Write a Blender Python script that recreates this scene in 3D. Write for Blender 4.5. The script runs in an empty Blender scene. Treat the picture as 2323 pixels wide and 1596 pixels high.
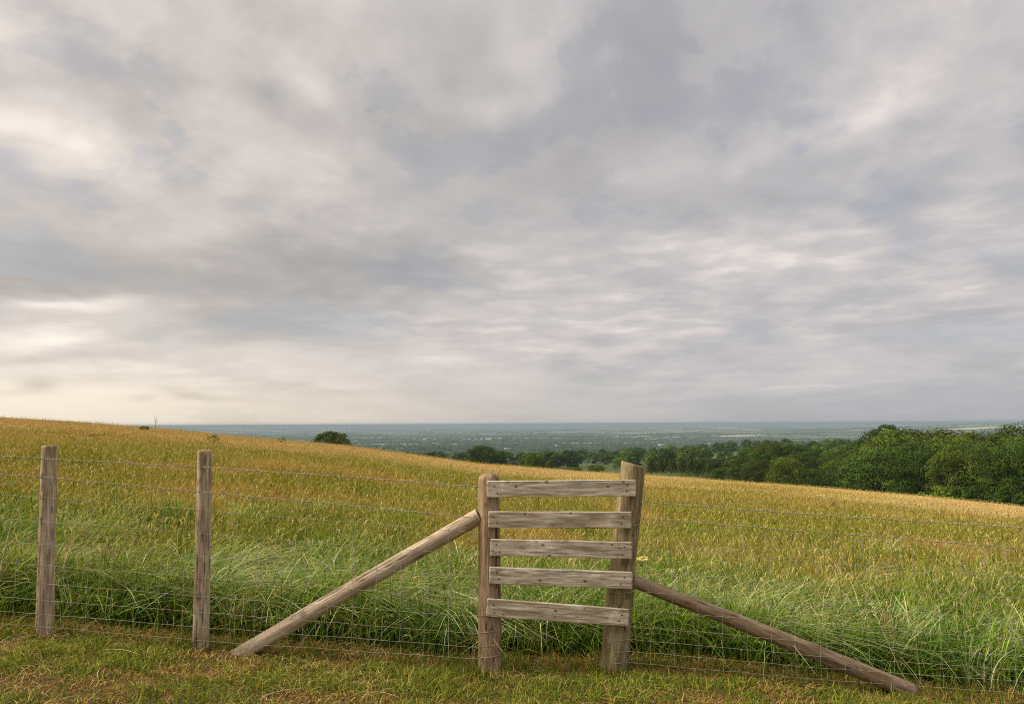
import bpy, math, random
import numpy as np
from mathutils import Vector, Matrix

# ------------------------------------------------------------------ basics
SC = bpy.context.scene
COL = SC.collection
RNG = np.random.default_rng(7)
random.seed(7)
R = math.radians

EYE = 1.56
F, CX, CY = 1548.0, 1161.0, 798.0            # a 24 mm lens, in units of a 2322 px wide frame
PITCH, ROLL = R(6.02), R(-0.28)
CAMROT = Matrix.Rotation(R(90) + PITCH, 3, 'X') @ Matrix.Rotation(ROLL, 3, 'Z')


def ray(px, py):
    return (CAMROT @ Vector(((px - CX) / F, -(py - CY) / F, -1.0)))


def at(px, py, Y):
    d = ray(px, py)
    return Vector((0, 0, EYE)) + d * (Y / d.y)


def azel(px, py):
    d = ray(px, py)
    return math.atan2(d.x, d.y), d.z / math.hypot(d.x, d.y)


# ------------------------------------------------------------------ numpy noise
def _hash(ix, iy, seed):
    n = (ix.astype(np.int64) * 374761393 + iy.astype(np.int64) * 668265263 + seed * 974711) & 0x7fffffff
    n = ((n ^ (n >> 13)) * 1274126177) & 0x7fffffff
    n = n ^ (n >> 16)
    return (n & 0xffff) / 65535.0


def vnoise(x, y, seed=0):
    x = np.asarray(x, float); y = np.asarray(y, float)
    ix = np.floor(x); iy = np.floor(y)
    fx = x - ix; fy = y - iy
    fx = fx * fx * (3 - 2 * fx); fy = fy * fy * (3 - 2 * fy)
    a = _hash(ix, iy, seed); b = _hash(ix + 1, iy, seed)
    c = _hash(ix, iy + 1, seed); d = _hash(ix + 1, iy + 1, seed)
    return (a * (1 - fx) + b * fx) * (1 - fy) + (c * (1 - fx) + d * fx) * fy


def fbm(x, y, seed=0, o=3):
    s = 0; a = .5; t = 0
    for k in range(o):
        s = s + a * vnoise(x * 2 ** k, y * 2 ** k, seed + 17 * k); t += a; a *= .5
    return s / t


def sstep(a, b, x):
    t = np.clip((x - a) / (b - a), 0, 1)
    return t * t * (3 - 2 * t)


# ------------------------------------------------------------------ terrain
SKY = [(-300, 915), (0, 945), (200, 957), (400, 973), (500, 984), (780, 1008), (960, 1032), (1085, 1049), (1300, 1066),
       (1500, 1078), (1700, 1092), (1900, 1107), (2080, 1122), (2322, 1147), (2600, 1172)]
_az = [azel(px, py + 2)[0] for px, py in SKY]
_el = [azel(px, py + 2)[1] for px, py in SKY]
_az = np.array([-math.pi, -2.0] + _az + [2.0, math.pi])
_el = np.array([0.0, 0.0] + _el + [-0.03, 0.0])
DC = 100.0


def ground(x, y):
    x = np.asarray(x, float); y = np.asarray(y, float)
    D = np.hypot(x, y); ph = np.arctan2(x, y)
    e = np.interp(ph, _az, _el)
    H = 1.355 + (.17 * np.clip(-np.sin(ph), 0, 1) - .09 * np.clip(np.sin(ph), 0, 1)) * sstep(0, 3, D)
    hill = EYE + e * D - H * (1 - D / DC) ** 2
    over = np.clip(D - DC, 0, None)
    hill = hill - .0013 * np.minimum(over, 160) ** 2
    hill = hill + (fbm(x / 6, y / 6, 3) - .5) * .16 * sstep(5, 14, D) + (fbm(x / 1.3, y / 1.3, 5) - .5) * .05
    hill = hill + .075 * np.exp(-((x - 1.0) / 1.0) ** 2 - ((y - 4.5) / 1.0) ** 2)
    V = -112 * (1 - np.exp(-D / 1500.0))
    V = V + 20 * np.exp(-((ph - R(24)) / R(15)) ** 2) * np.exp(-((D - 900) / 380.) ** 2)
    V = V + (fbm(x / 700, y / 700, 9) - .5) * 14 * sstep(600, 2500, D)
    V = V + 70 * np.exp(-((ph + R(24)) / R(9)) ** 2) * np.exp(-((D - 21000) / 4000.) ** 2)
    V = V + 88 * np.exp(-((ph - R(38)) / R(12)) ** 2) * np.exp(-((D - 9500) / 2200.) ** 2)
    V = V + 45 * np.exp(-((ph - R(14)) / R(9)) ** 2) * np.exp(-((D - 15000) / 2500.) ** 2)
    k = sstep(125, 270, D)
    return hill * (1 - k) + V * k


def gz(x, y):
    return float(ground(np.array([x]), np.array([y]))[0])


def hit(px, py, lift=.0):
    d = ray(px, py); d = d / math.hypot(d.x, d.y)
    best = 99.0
    for D in np.linspace(3, 99, 1500):
        if EYE + d.z * D < gz(d.x * D, d.y * D) + lift: best = D; break
    return d.x * best, d.y * best


# ------------------------------------------------------------------ object helpers
def link(o, parent=None):
    COL.objects.link(o)
    if parent is not None:
        o.parent = parent
    return o


def tag(o, label=None, cat=None, group=None, kind=None):
    if label: o['label'] = label
    if cat: o['category'] = cat
    if group: o['group'] = group
    if kind: o['kind'] = kind
    return o


def empty(name, loc, label, cat, group=None, rz=0.0):
    o = bpy.data.objects.new(name, None)
    o.location = loc; o.rotation_euler = (0, 0, rz)
    o.empty_display_size = .1
    link(o)
    return tag(o, label, cat, group)


def mesh_np(name, V, Q=None, T=None, mat=None, smooth=False, attrs=None, cols=None):
    """a mesh from numpy verts, quads and triangles"""
    V = np.asarray(V, np.float32)
    nq = 0 if Q is None else len(Q); nt = 0 if T is None else len(T)
    me = bpy.data.meshes.new(name)
    me.vertices.add(len(V)); me.vertices.foreach_set('co', V.ravel())
    lv = np.concatenate([np.asarray(Q, np.int32).ravel() if nq else np.zeros(0, np.int32),
                         np.asarray(T, np.int32).ravel() if nt else np.zeros(0, np.int32)])
    me.loops.add(len(lv)); me.loops.foreach_set('vertex_index', lv)
    me.polygons.add(nq + nt)
    ls = np.concatenate([np.arange(nq, dtype=np.int32) * 4, nq * 4 + np.arange(nt, dtype=np.int32) * 3]).astype(np.int32)
    me.polygons.foreach_set('loop_start', ls)
    me.update(calc_edges=True)
    if smooth:
        me.polygons.foreach_set('use_smooth', np.ones(nq + nt, bool))
    if attrs:
        for k, v in attrs.items():
            a = me.attributes.new(k, 'FLOAT', 'POINT'); a.data.foreach_set('value', np.asarray(v, np.float32))
    if cols is not None:
        a = me.color_attributes.new('tint', 'BYTE_COLOR', 'POINT')
        c = np.ones((len(V), 4), np.float32); c[:, :3] = np.clip(cols, 0, 1)
        a.data.foreach_set('color', c.ravel())
    if mat: me.materials.append(mat)
    me.validate()
    return me


def obj(name, me, parent=None, M=None):
    o = bpy.data.objects.new(name, me)
    link(o, parent)
    if M is not None: o.matrix_local = M
    return o


class MB:
    """collects pieces for one mesh"""
    def __init__(s): s.V = []; s.Q = []; s.T = []; s.n = 0

    def add(s, V, Q=None, T=None):
        V = np.asarray(V, float).reshape(-1, 3)
        s.V.append(V)
        if Q is not None and len(Q): s.Q.append(np.asarray(Q, int) + s.n)
        if T is not None and len(T): s.T.append(np.asarray(T, int) + s.n)
        s.n += len(V)

    def tube(s, P, r, k=6, cap=True):
        P = np.asarray(P, float); n = len(P)
        r = np.broadcast_to(np.asarray(r, float), (n,))
        t = np.gradient(P, axis=0); t /= np.linalg.norm(t, axis=1)[:, None] + 1e-12
        ref = np.array([0, 0, 1.0]) if abs(t[0][2]) < .8 else np.array([1.0, 0, 0])
        a = np.cross(t, ref); a /= np.linalg.norm(a, axis=1)[:, None] + 1e-12
        b = np.cross(t, a)
        th = np.arange(k) / k * 2 * np.pi
        V = P[:, None] + r[:, None, None] * (np.cos(th)[None, :, None] * a[:, None] + np.sin(th)[None, :, None] * b[:, None])
        V = V.reshape(-1, 3)
        i = np.arange(n - 1)[:, None] * k; j = np.arange(k)[None]; j2 = (j + 1) % k
        Q = np.stack([i + j, i + j2, i + k + j2, i + k + j], -1).reshape(-1, 4)
        T = []
        if cap:
            V = np.vstack([V, P[0], P[-1]]); c0 = n * k; c1 = c0 + 1
            for q in range(k):
                T.append((c0, (q + 1) % k, q)); T.append((c1, (n - 1) * k + q, (n - 1) * k + (q + 1) % k))
        s.add(V, Q, T)

    def mesh(s, name, mat, smooth=False, **kw):
        return mesh_np(name, np.vstack(s.V), np.vstack(s.Q) if s.Q else None, np.vstack(s.T) if s.T else None, mat, smooth, **kw)


# ------------------------------------------------------------------ node helpers
class NT:
    def __init__(s, tree): s.t = tree; s.n = tree.nodes; s.l = tree.links

    def new(s, typ, **kw):
        n = s.n.new(typ)
        for k, v in kw.items(): setattr(n, k, v)
        return n

    def put(s, sock, v):
        if v is None: return
        if isinstance(v, bpy.types.NodeSocket): s.l.new(v, sock)
        elif isinstance(v, (tuple, list)) and len(v) == 3 and sock.type == 'RGBA': sock.default_value = (*v, 1)
        else: sock.default_value = v

    def m(s, op, a, b=None, c=None, clamp=False):
        n = s.new('ShaderNodeMath', operation=op); n.use_clamp = clamp
        for i, v in enumerate((a, b, c)): s.put(n.inputs[i], v) if v is not None else None
        return n.outputs[0]

    def mul(s, a, b): return s.m('MULTIPLY', a, b)
    def addm(s, a, b): return s.m('ADD', a, b)
    def sub(s, a, b): return s.m('SUBTRACT', a, b)

    def ss(s, x, a, b, lo=0.0, hi=1.0):
        n = s.new('ShaderNodeMapRange', interpolation_type='SMOOTHSTEP')
        s.put(n.inputs[0], x); n.inputs[1].default_value = a; n.inputs[2].default_value = b
        n.inputs[3].default_value = lo; n.inputs[4].default_value = hi
        return n.outputs[0]

    def mix(s, f, a, b, blend='MIX'):
        n = s.new('ShaderNodeMix', data_type='RGBA', blend_type=blend)
        s.put(n.inputs[0], f); s.put(n.inputs[6], a); s.put(n.inputs[7], b)
        return n.outputs[2]

    def noise(s, vec, scale, detail=3, rough=.5, dist=0.0, dim='3D', out=0):
        n = s.new('ShaderNodeTexNoise', noise_dimensions=dim)
        if vec is not None: s.l.new(vec, n.inputs['Vector'])
        n.inputs['Scale'].default_value = scale; n.inputs['Detail'].default_value = detail
        n.inputs['Roughness'].default_value = rough; n.inputs['Distortion'].default_value = dist
        return n.outputs[out]

    def ramp(s, f, stops, interp='LINEAR'):
        n = s.new('ShaderNodeValToRGB'); n.color_ramp.interpolation = interp
        el = n.color_ramp.elements
        while len(el) < len(stops): el.new(.5)
        for e, (p, c) in zip(el, stops): e.position = p; e.color = (*c, 1)
        s.put(n.inputs[0], f)
        return n.outputs[0]

    def mapping(s, vec, scale=(1, 1, 1), rot=(0, 0, 0), loc=(0, 0, 0)):
        n = s.new('ShaderNodeMapping'); s.l.new(vec, n.inputs[0])
        n.inputs['Scale'].default_value = scale; n.inputs['Rotation'].default_value = rot; n.inputs['Location'].default_value = loc
        return n.outputs[0]

    def comb(s, x, y, z):
        n = s.new('ShaderNodeCombineXYZ')
        s.put(n.inputs[0], x); s.put(n.inputs[1], y); s.put(n.inputs[2], z)
        return n.outputs[0]

    def sep(s, v):
        n = s.new('ShaderNodeSeparateXYZ'); s.l.new(v, n.inputs[0]); return n.outputs


def material(name):
    m = bpy.data.materials.new(name); m.use_nodes = True
    m.node_tree.nodes.clear()
    g = NT(m.node_tree)
    out = g.new('ShaderNodeOutputMaterial')
    return m, g, out


def principled(g, out, col, rough=.8, spec=.3, normal=None, metal=0.0):
    p = g.new('ShaderNodeBsdfPrincipled')
    g.put(p.inputs['Base Color'], col); g.put(p.inputs['Roughness'], rough)
    p.inputs['Specular IOR Level'].default_value = spec; p.inputs['Metallic'].default_value = metal
    if normal is not None: g.l.new(normal, p.inputs['Normal'])
    g.l.new(p.outputs[0], out.inputs[0])
    return p


def wood_mat(name, axis, dark, mid, light, lichen, seed=0.0, lich=.5, ga=.8):
    """weathered timber; grain runs along the local axis"""
    m, g, out = material(name)
    tc = g.new('ShaderNodeTexCoord').outputs['Object']
    oi = g.new('ShaderNodeObjectInfo').outputs['Random']
    off = g.comb(g.mul(oi, 37.0), g.mul(oi, 11.0), g.mul(oi, 23.0))
    va = g.new('ShaderNodeVectorMath', operation='ADD'); g.l.new(tc, va.inputs[0]); g.l.new(off, va.inputs[1])
    v = va.outputs[0]
    sc = [1, 1, 1]; sc[axis] = .045
    vg = g.mapping(v, tuple(sc))
    grain = g.noise(vg, 150, 4, .6, .6)
    sc2 = [1, 1, 1]; sc2[axis] = .12
    streak = g.noise(g.mapping(v, tuple(sc2)), 34, 5, .62, .35)
    blot = g.noise(v, 6.5, 4, .6)
    col = g.ramp(streak, [(.37, dark), (.48, mid), (.62, light)])
    col = g.mix(g.ss(grain, .40, .62, .0, ga), col, tuple(c * .55 for c in mid))
    col = g.mix(g.mul(g.ss(blot, .5, .72), lich), col, lichen)
    sc3 = [1, 1, 1]; sc3[axis] = .4
    spots = g.new('ShaderNodeTexVoronoi'); spots.inputs['Scale'].default_value = 26
    g.l.new(g.mapping(v, tuple(sc3)), spots.inputs['Vector'])
    sp = g.mul(g.ss(spots.outputs['Distance'], .26, .1), g.ss(g.noise(v, 9, 2), .55, .65))
    col = g.mix(g.mul(sp, .7), col, tuple(c * .4 for c in dark))
    tint = g.ramp(oi, [(0, (1.06, 1.04, 1.0)), (.5, (.98, .98, .98)), (1, (.94, .89, .83))])
    col = g.mix(1.0, col, tint, 'MULTIPLY')
    a = g.new('ShaderNodeAttribute', attribute_name='tone').outputs['Fac']
    col = g.mix(a, col, (.035, .024, .017))
    b = g.new('ShaderNodeBump'); b.inputs['Strength'].default_value = .55; b.inputs['Distance'].default_value = .006
    g.l.new(g.addm(grain, g.mul(streak, .8)), b.inputs['Height'])
    principled(g, out, col, .9, .08, b.outputs[0])
    return m


def simple_mat(name, c, rough=.7, metal=0.0, spec=.3, var=.25, scale=40):
    m, g, out = material(name)
    tc = g.new('ShaderNodeTexCoord').outputs['Object']
    n = g.noise(tc, scale, 3)
    col = g.mix(g.ss(n, .3, .7), tuple(x * (1 - var) for x in c), tuple(x * (1 + var) for x in c))
    principled(g, out, col, rough, spec, None, metal)
    return m


def grass_mat(name, trans=.22, rough=.8, spec=.04):
    m, g, out = material(name)
    c = g.new('ShaderNodeAttribute', attribute_name='tint').outputs['Color']
    p = g.new('ShaderNodeBsdfPrincipled'); g.l.new(c, p.inputs['Base Color'])
    p.inputs['Roughness'].default_value = rough; p.inputs['Specular IOR Level'].default_value = spec
    t = g.new('ShaderNodeBsdfTranslucent'); g.l.new(g.mix(1.0, c, (1.25, 1.2, .7), 'MULTIPLY'), t.inputs[0])
    mx = g.new('ShaderNodeMixShader'); mx.inputs[0].default_value = trans
    g.l.new(p.outputs[0], mx.inputs[1]); g.l.new(t.outputs[0], mx.inputs[2]); g.l.new(mx.outputs[0], out.inputs[0])
    return m


def leaf_mat(name):
    """foliage: per-leaf tint times the tree's own colour"""
    m, g, out = material(name)
    c = g.new('ShaderNodeAttribute', attribute_name='tint').outputs['Color']
    oc = g.new('ShaderNodeObjectInfo').outputs['Color']
    c = g.mix(1.0, c, oc, 'MULTIPLY')
    p = g.new('ShaderNodeBsdfPrincipled'); g.l.new(c, p.inputs['Base Color'])
    p.inputs['Roughness'].default_value = .8; p.inputs['Specular IOR Level'].default_value = .05
    t = g.new('ShaderNodeBsdfTranslucent'); g.l.new(g.mix(1.0, c, (1.2, 1.2, .6), 'MULTIPLY'), t.inputs[0])
    mx = g.new('ShaderNodeMixShader'); mx.inputs[0].default_value = .12
    g.l.new(p.outputs[0], mx.inputs[1]); g.l.new(t.outputs[0], mx.inputs[2]); g.l.new(mx.outputs[0], out.inputs[0])
    return m


M_POST = wood_mat('post_wood', 2, (.20, .15, .10), (.42, .335, .235), (.60, .50, .375), (.52, .475, .39), lich=.55)
M_GPOST = wood_mat('gate_post_wood', 2, (.19, .125, .075), (.34, .24, .155), (.48, .36, .245), (.46, .41, .31), lich=.3)
M_OPOST = wood_mat('olive_post_wood', 2, (.13, .095, .05), (.25, .195, .108), (.38, .31, .19), (.40, .36, .21), lich=.45)
M_RAIL = wood_mat('rail_wood', 0, (.33, .265, .185), (.575, .49, .37), (.71, .63, .505), (.72, .67, .57), lich=.8, ga=.55)
M_BRACE = wood_mat('brace_wood', 2, (.26, .19, .125), (.50, .385, .265), (.68, .555, .41), (.5, .44, .35), lich=.45)
M_BRACE2 = wood_mat('brown_brace_wood', 2, (.16, .107, .064), (.29, .20, .125), (.40, .30, .20), (.42, .36, .27), lich=.3)
M_ENDGRAIN = simple_mat('end_grain', (.36, .29, .20), .9, var=.35, scale=60)
M_WIRE = simple_mat('galvanised_wire', (.34, .31, .235), .75, .0, .1)
M_NAIL = simple_mat('rusty_nail', (.05, .03, .02), .7, .3)
M_LEAF = leaf_mat('leaf')
M_GRASS = grass_mat('grass_blade')
M_STRAW = simple_mat('dry_straw', (.55, .45, .28), .8)
M_STALK = simple_mat('dead_stalk', (.40, .30, .19), .8)


def bark_mat():
    m, g, out = material('bark')
    tc = g.new('ShaderNodeTexCoord').outputs['Object']
    n = g.noise(g.mapping(tc, (6, 6, 1.2)), 1, 4, .6)
    principled(g, out, g.ramp(n, [(.3, (.035, .028, .02)), (.7, (.13, .105, .08))]), .9, .1)
    return m


M_BARK = bark_mat()


# ------------------------------------------------------------------ ground sheet
def ground_mat():
    m, g, out = material('ground')
    pos = g.new('ShaderNodeNewGeometry').outputs['Position']
    sx = g.sep(pos)
    flat = g.comb(sx[0], sx[1], 0.0)
    ln = g.new('ShaderNodeVectorMath', operation='LENGTH'); g.l.new(flat, ln.inputs[0]); D = ln.outputs['Value']
    n1 = g.noise(flat, 2.2, 5, .65); n2 = g.noise(flat, 14, 5, .65); n3 = g.noise(flat, .12, 4, .6)
    turf = g.ramp(n1, [(.3, (.10, .062, .026)), (.5, (.085, .06, .022)), (.7, (.16, .11, .04))])
    turf = g.mix(g.ss(n2, .4, .65, 0, .7), turf, (.06, .042, .022))
    hay = g.ramp(g.noise(g.mapping(flat, (.25, 1, 1)), .5, 5, .65), [(.3, (.32, .21, .08)), (.55, (.41, .275, .105)), (.75, (.48, .335, .14))])
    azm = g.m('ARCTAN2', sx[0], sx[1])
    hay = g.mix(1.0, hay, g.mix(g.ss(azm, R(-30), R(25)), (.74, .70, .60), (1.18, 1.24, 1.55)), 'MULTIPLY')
    hay = g.mix(g.ss(n3, .52, .68, 0, .45), hay, (.28, .21, .03))
    gp = g.new('ShaderNodeVectorMath', operation='DISTANCE'); g.l.new(flat, gp.inputs[0]); gp.inputs[1].default_value = (52 * math.sin(R(19)), 52 * math.cos(R(19)), 0)
    hay = g.mix(g.ss(g.addm(gp.outputs['Value'], g.mul(g.sub(n3, .5), 16.0)), 15, 6, 0, .8), hay, (.23, .22, .04))
    thatch = g.mix(n1, (.06, .042, .014), (.12, .085, .025))
    near = g.mix(g.ss(sx[1], 4.35, 4.75), turf, thatch)
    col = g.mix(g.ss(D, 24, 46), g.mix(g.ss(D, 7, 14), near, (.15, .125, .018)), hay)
    vo = g.new('ShaderNodeTexVoronoi', voronoi_dimensions='2D'); vo.inputs['Scale'].default_value = 1
    g.l.new(g.mapping(flat, (1 / 560., 1 / 300., 1), (0, 0, .1)), vo.inputs['Vector'])
    sv = g.new('ShaderNodeSeparateColor'); g.l.new(vo.outputs['Color'], sv.inputs[0])
    fields = g.ramp(sv.outputs[0], [(0, (.05, .085, .03)), (.25, (.075, .11, .035)), (.45, (.10, .14, .05)), (.6, (.14, .17, .065)),
                                    (.70, (.40, .36, .19)), (.80, (.07, .10, .035)), (.90, (.58, .51, .33))], 'CONSTANT')
    fields = g.mix(g.ss(D, 1500, 2200), g.mix(sv.outputs[1], (.05, .085, .028), (.13, .15, .05)), fields)
    fields = g.mix(g.ss(g.noise(flat, .02, 4, .6), .35, .7, 0, .35), fields, (.09, .10, .04))
    scrub = g.ramp(n3, [(.35, (.04, .06, .02)), (.65, (.09, .11, .035))])
    col = g.mix(g.ss(D, 118, 135), col, scrub)
    col = g.mix(g.ss(D, 500, 800), col, fields)
    _cx, _cy = 590 * math.sin(azel(1655, 1000)[0]), 590 * math.cos(azel(1655, 1000)[0])
    dd = g.new('ShaderNodeVectorMath', operation='DISTANCE'); g.l.new(flat, dd.inputs[0]); dd.inputs[1].default_value = (_cx, _cy, 0)
    col = g.mix(g.ss(dd.outputs['Value'], 70, 45), col, (.30, .32, .10))
    b = g.new('ShaderNodeBump'); b.inputs['Strength'].default_value = .6; b.inputs['Distance'].default_value = .03
    g.l.new(n2, b.inputs['Height'])
    principled(g, out, col, .95, .05, b.outputs[0])
    return m


def build_ground():
    rad = np.concatenate([np.linspace(.4, 12, 90), np.geomspace(12.3, 45000, 260)])
    az = np.concatenate([np.arange(-52, 52, .4), np.arange(52, 308, 2.0)]) * math.pi / 180
    n = len(az)
    RR, AA = np.meshgrid(rad, az, indexing='ij')
    X = RR * np.sin(AA); Y = RR * np.cos(AA)
    Z = ground(X, Y)
    V = np.stack([X, Y, Z], -1).reshape(-1, 3)
    i = np.arange(len(rad) - 1)[:, None] * n; j = np.arange(n)[None]; j2 = (j + 1) % n
    Q = np.stack([i + j, i + n + j, i + n + j2, i + j2], -1).reshape(-1, 4)
    c = len(V); V = np.vstack([V, [0, 0, gz(0, 0.3)]])
    T = np.stack([np.full(n, c), np.arange(n), (np.arange(n) + 1) % n], -1)
    o = obj('ground', mesh_np('ground', V, Q, T, ground_mat(), True))
    tag(o, 'rolling hillside field falling away to a wide farmed plain', 'ground', kind='structure')


build_ground()


# ------------------------------------------------------------------ posts and rails
def post_mesh(name, L, r0, r1, mat, seed, top='flat', bevel=.012, seg=44, rings=110, cracks=3, tilt=0.0, bulge=.018, bend=0.0):
    """round timber along +z with wobble, drying cracks and knots; 'tone' darkens cracks and knots"""
    rg = np.random.default_rng(seed)
    z = np.linspace(0, 1, rings)
    th = np.linspace(0, 2 * np.pi, seg, endpoint=False)
    Z, TH = np.meshgrid(z, th, indexing='ij')
    rr = r0 + (r1 - r0) * Z
    wob = (fbm(np.cos(TH) * 1.3 + 5 + seed, Z * 5 + np.sin(TH) * 1.3, seed) - .5) * 2 * bulge
    fine = (vnoise(TH / (2 * np.pi) * 40, Z * 3, seed + 2) - .5) * .012
    rr = rr * (1 + wob * 1.6 + fine)
    tone = np.zeros_like(rr)
    for k in range(cracks):
        a0 = -math.pi / 2 + rg.uniform(-1.1, 1.1)              # the side towards the meadow path
        a = a0 + .10 * np.sin(Z * rg.uniform(4, 9) + rg.uniform(0, 6)) + (fbm(Z * 14, Z * 0 + k, seed + 9) - .5) * .12
        z0 = rg.uniform(0, .6); z1 = z0 + rg.uniform(.25, .6)
        w = (.05 if k < 2 else .028) * np.clip(np.minimum(Z - z0, z1 - Z) * 8, 0, 1)
        d = np.abs((TH - a + np.pi) % (2 * np.pi) - np.pi)
        c = np.clip(1 - d / (w + 1e-6), 0, 1) * (w > .004)
        tone = np.maximum(tone, np.clip(c * 1.5, 0, .9)); rr = rr - c * .006
    for k in range(5):
        a0 = rg.uniform(-math.pi, math.pi) if k > 2 else -math.pi / 2 + rg.uniform(-.9, .9)
        z0 = rg.uniform(.15, .95); s = rg.uniform(.011, .02)
        d = np.hypot(((TH - a0 + np.pi) % (2 * np.pi) - np.pi) * r0, (Z - z0) * L * .8)
        tone = np.maximum(tone, .75 * np.clip(1.4 - d / s, 0, 1) * (.6 + .4 * np.cos(d / s * 9)))
        rr = rr + .003 * np.exp(-(d / s) ** 2)
    X = rr * np.cos(TH) + bend * np.sin(np.pi * Z); Y = rr * np.sin(TH)
    ZZ = Z * L
    if top == 'dome':
        t = np.clip((ZZ - (L - bevel)) / bevel, 0, 1)
        # squash the last rings into a chamfered cap
        k = 1 - .30 * t ** 1.3
        X = X * k; Y = Y * k
    ZZ = ZZ + tilt * X * Z ** 6
    V = np.stack([X, Y, ZZ], -1).reshape(-1, 3)
    i = np.arange(rings - 1)[:, None] * seg; j = np.arange(seg)[None]; j2 = (j + 1) % seg
    Q = np.stack([i + j, i + j2, i + seg + j2, i + seg + j], -1).reshape(-1, 4)
    # top cap rings
    base = (rings - 1) * seg; tv = tone.ravel()
    rim = V[base:base + seg]; cen = rim.mean(0)
    inner = cen + (rim - cen) * .55 + np.array([0, 0, .006 if top == 'dome' else .001])
    inner[:, 2] += (rg.random(seg) - .5) * .003
    b2 = len(V); V = np.vstack([V, inner, cen + np.array([0, 0, .008 if top == 'dome' else -.001])])
    jj = np.arange(seg); jn = (jj + 1) % seg
    Q = np.vstack([Q, np.stack([base + jj, base + jn, b2 + jn, b2 + jj], -1)])
    T = np.stack([b2 + jj, b2 + jn, np.full(seg, b2 + seg)], -1)
    tone = np.concatenate([tv, np.clip(rg.random(seg) * .4 - .1, 0, 1), [.2]])
    return mesh_np(name, V, Q, T, mat, True, attrs={'tone': tone})


def frame(p0, p1, roll=0.0):
    """matrix whose z axis runs p0 -> p1"""
    z = (p1 - p0).normalized()
    x = Vector((1, 0, 0)) if abs(z.x) < .9 else Vector((0, 0, 1))
    y = z.cross(x).normalized(); x = y.cross(z)
    m = Matrix((x, y, z)).transposed().to_4x4(); m.translation = p0
    return m @ Matrix.Rotation(roll, 4, 'Z')


def put_post(parent, name, b, t, wb, wt, Y, mat, seed, **kw):
    p0 = at(b[0], b[1], Y); p1 = at(t[0], t[1], Y)
    ax = (p1 - p0).normalized(); p0 = p0 - ax * .18
    ca = math.cos(math.atan2(p1.x, p1.y)) ** 1.15; wb *= ca; wt *= ca      # widths were measured off axis
    me = post_mesh(name, (p1 - p0).length, wb * Y / F / 2, wt * Y / F / 2, mat, seed, **kw)
    M = parent.matrix_world.inverted() @ frame(p0, p1)
    o = obj(name, me, parent, M)
    return o, p0, p1


def loc_of(p): return Matrix.Translation(p)


YF = 4.30                                       # the fence line
YW = 4.228                                      # the wires, stapled on the near side of the posts


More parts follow.
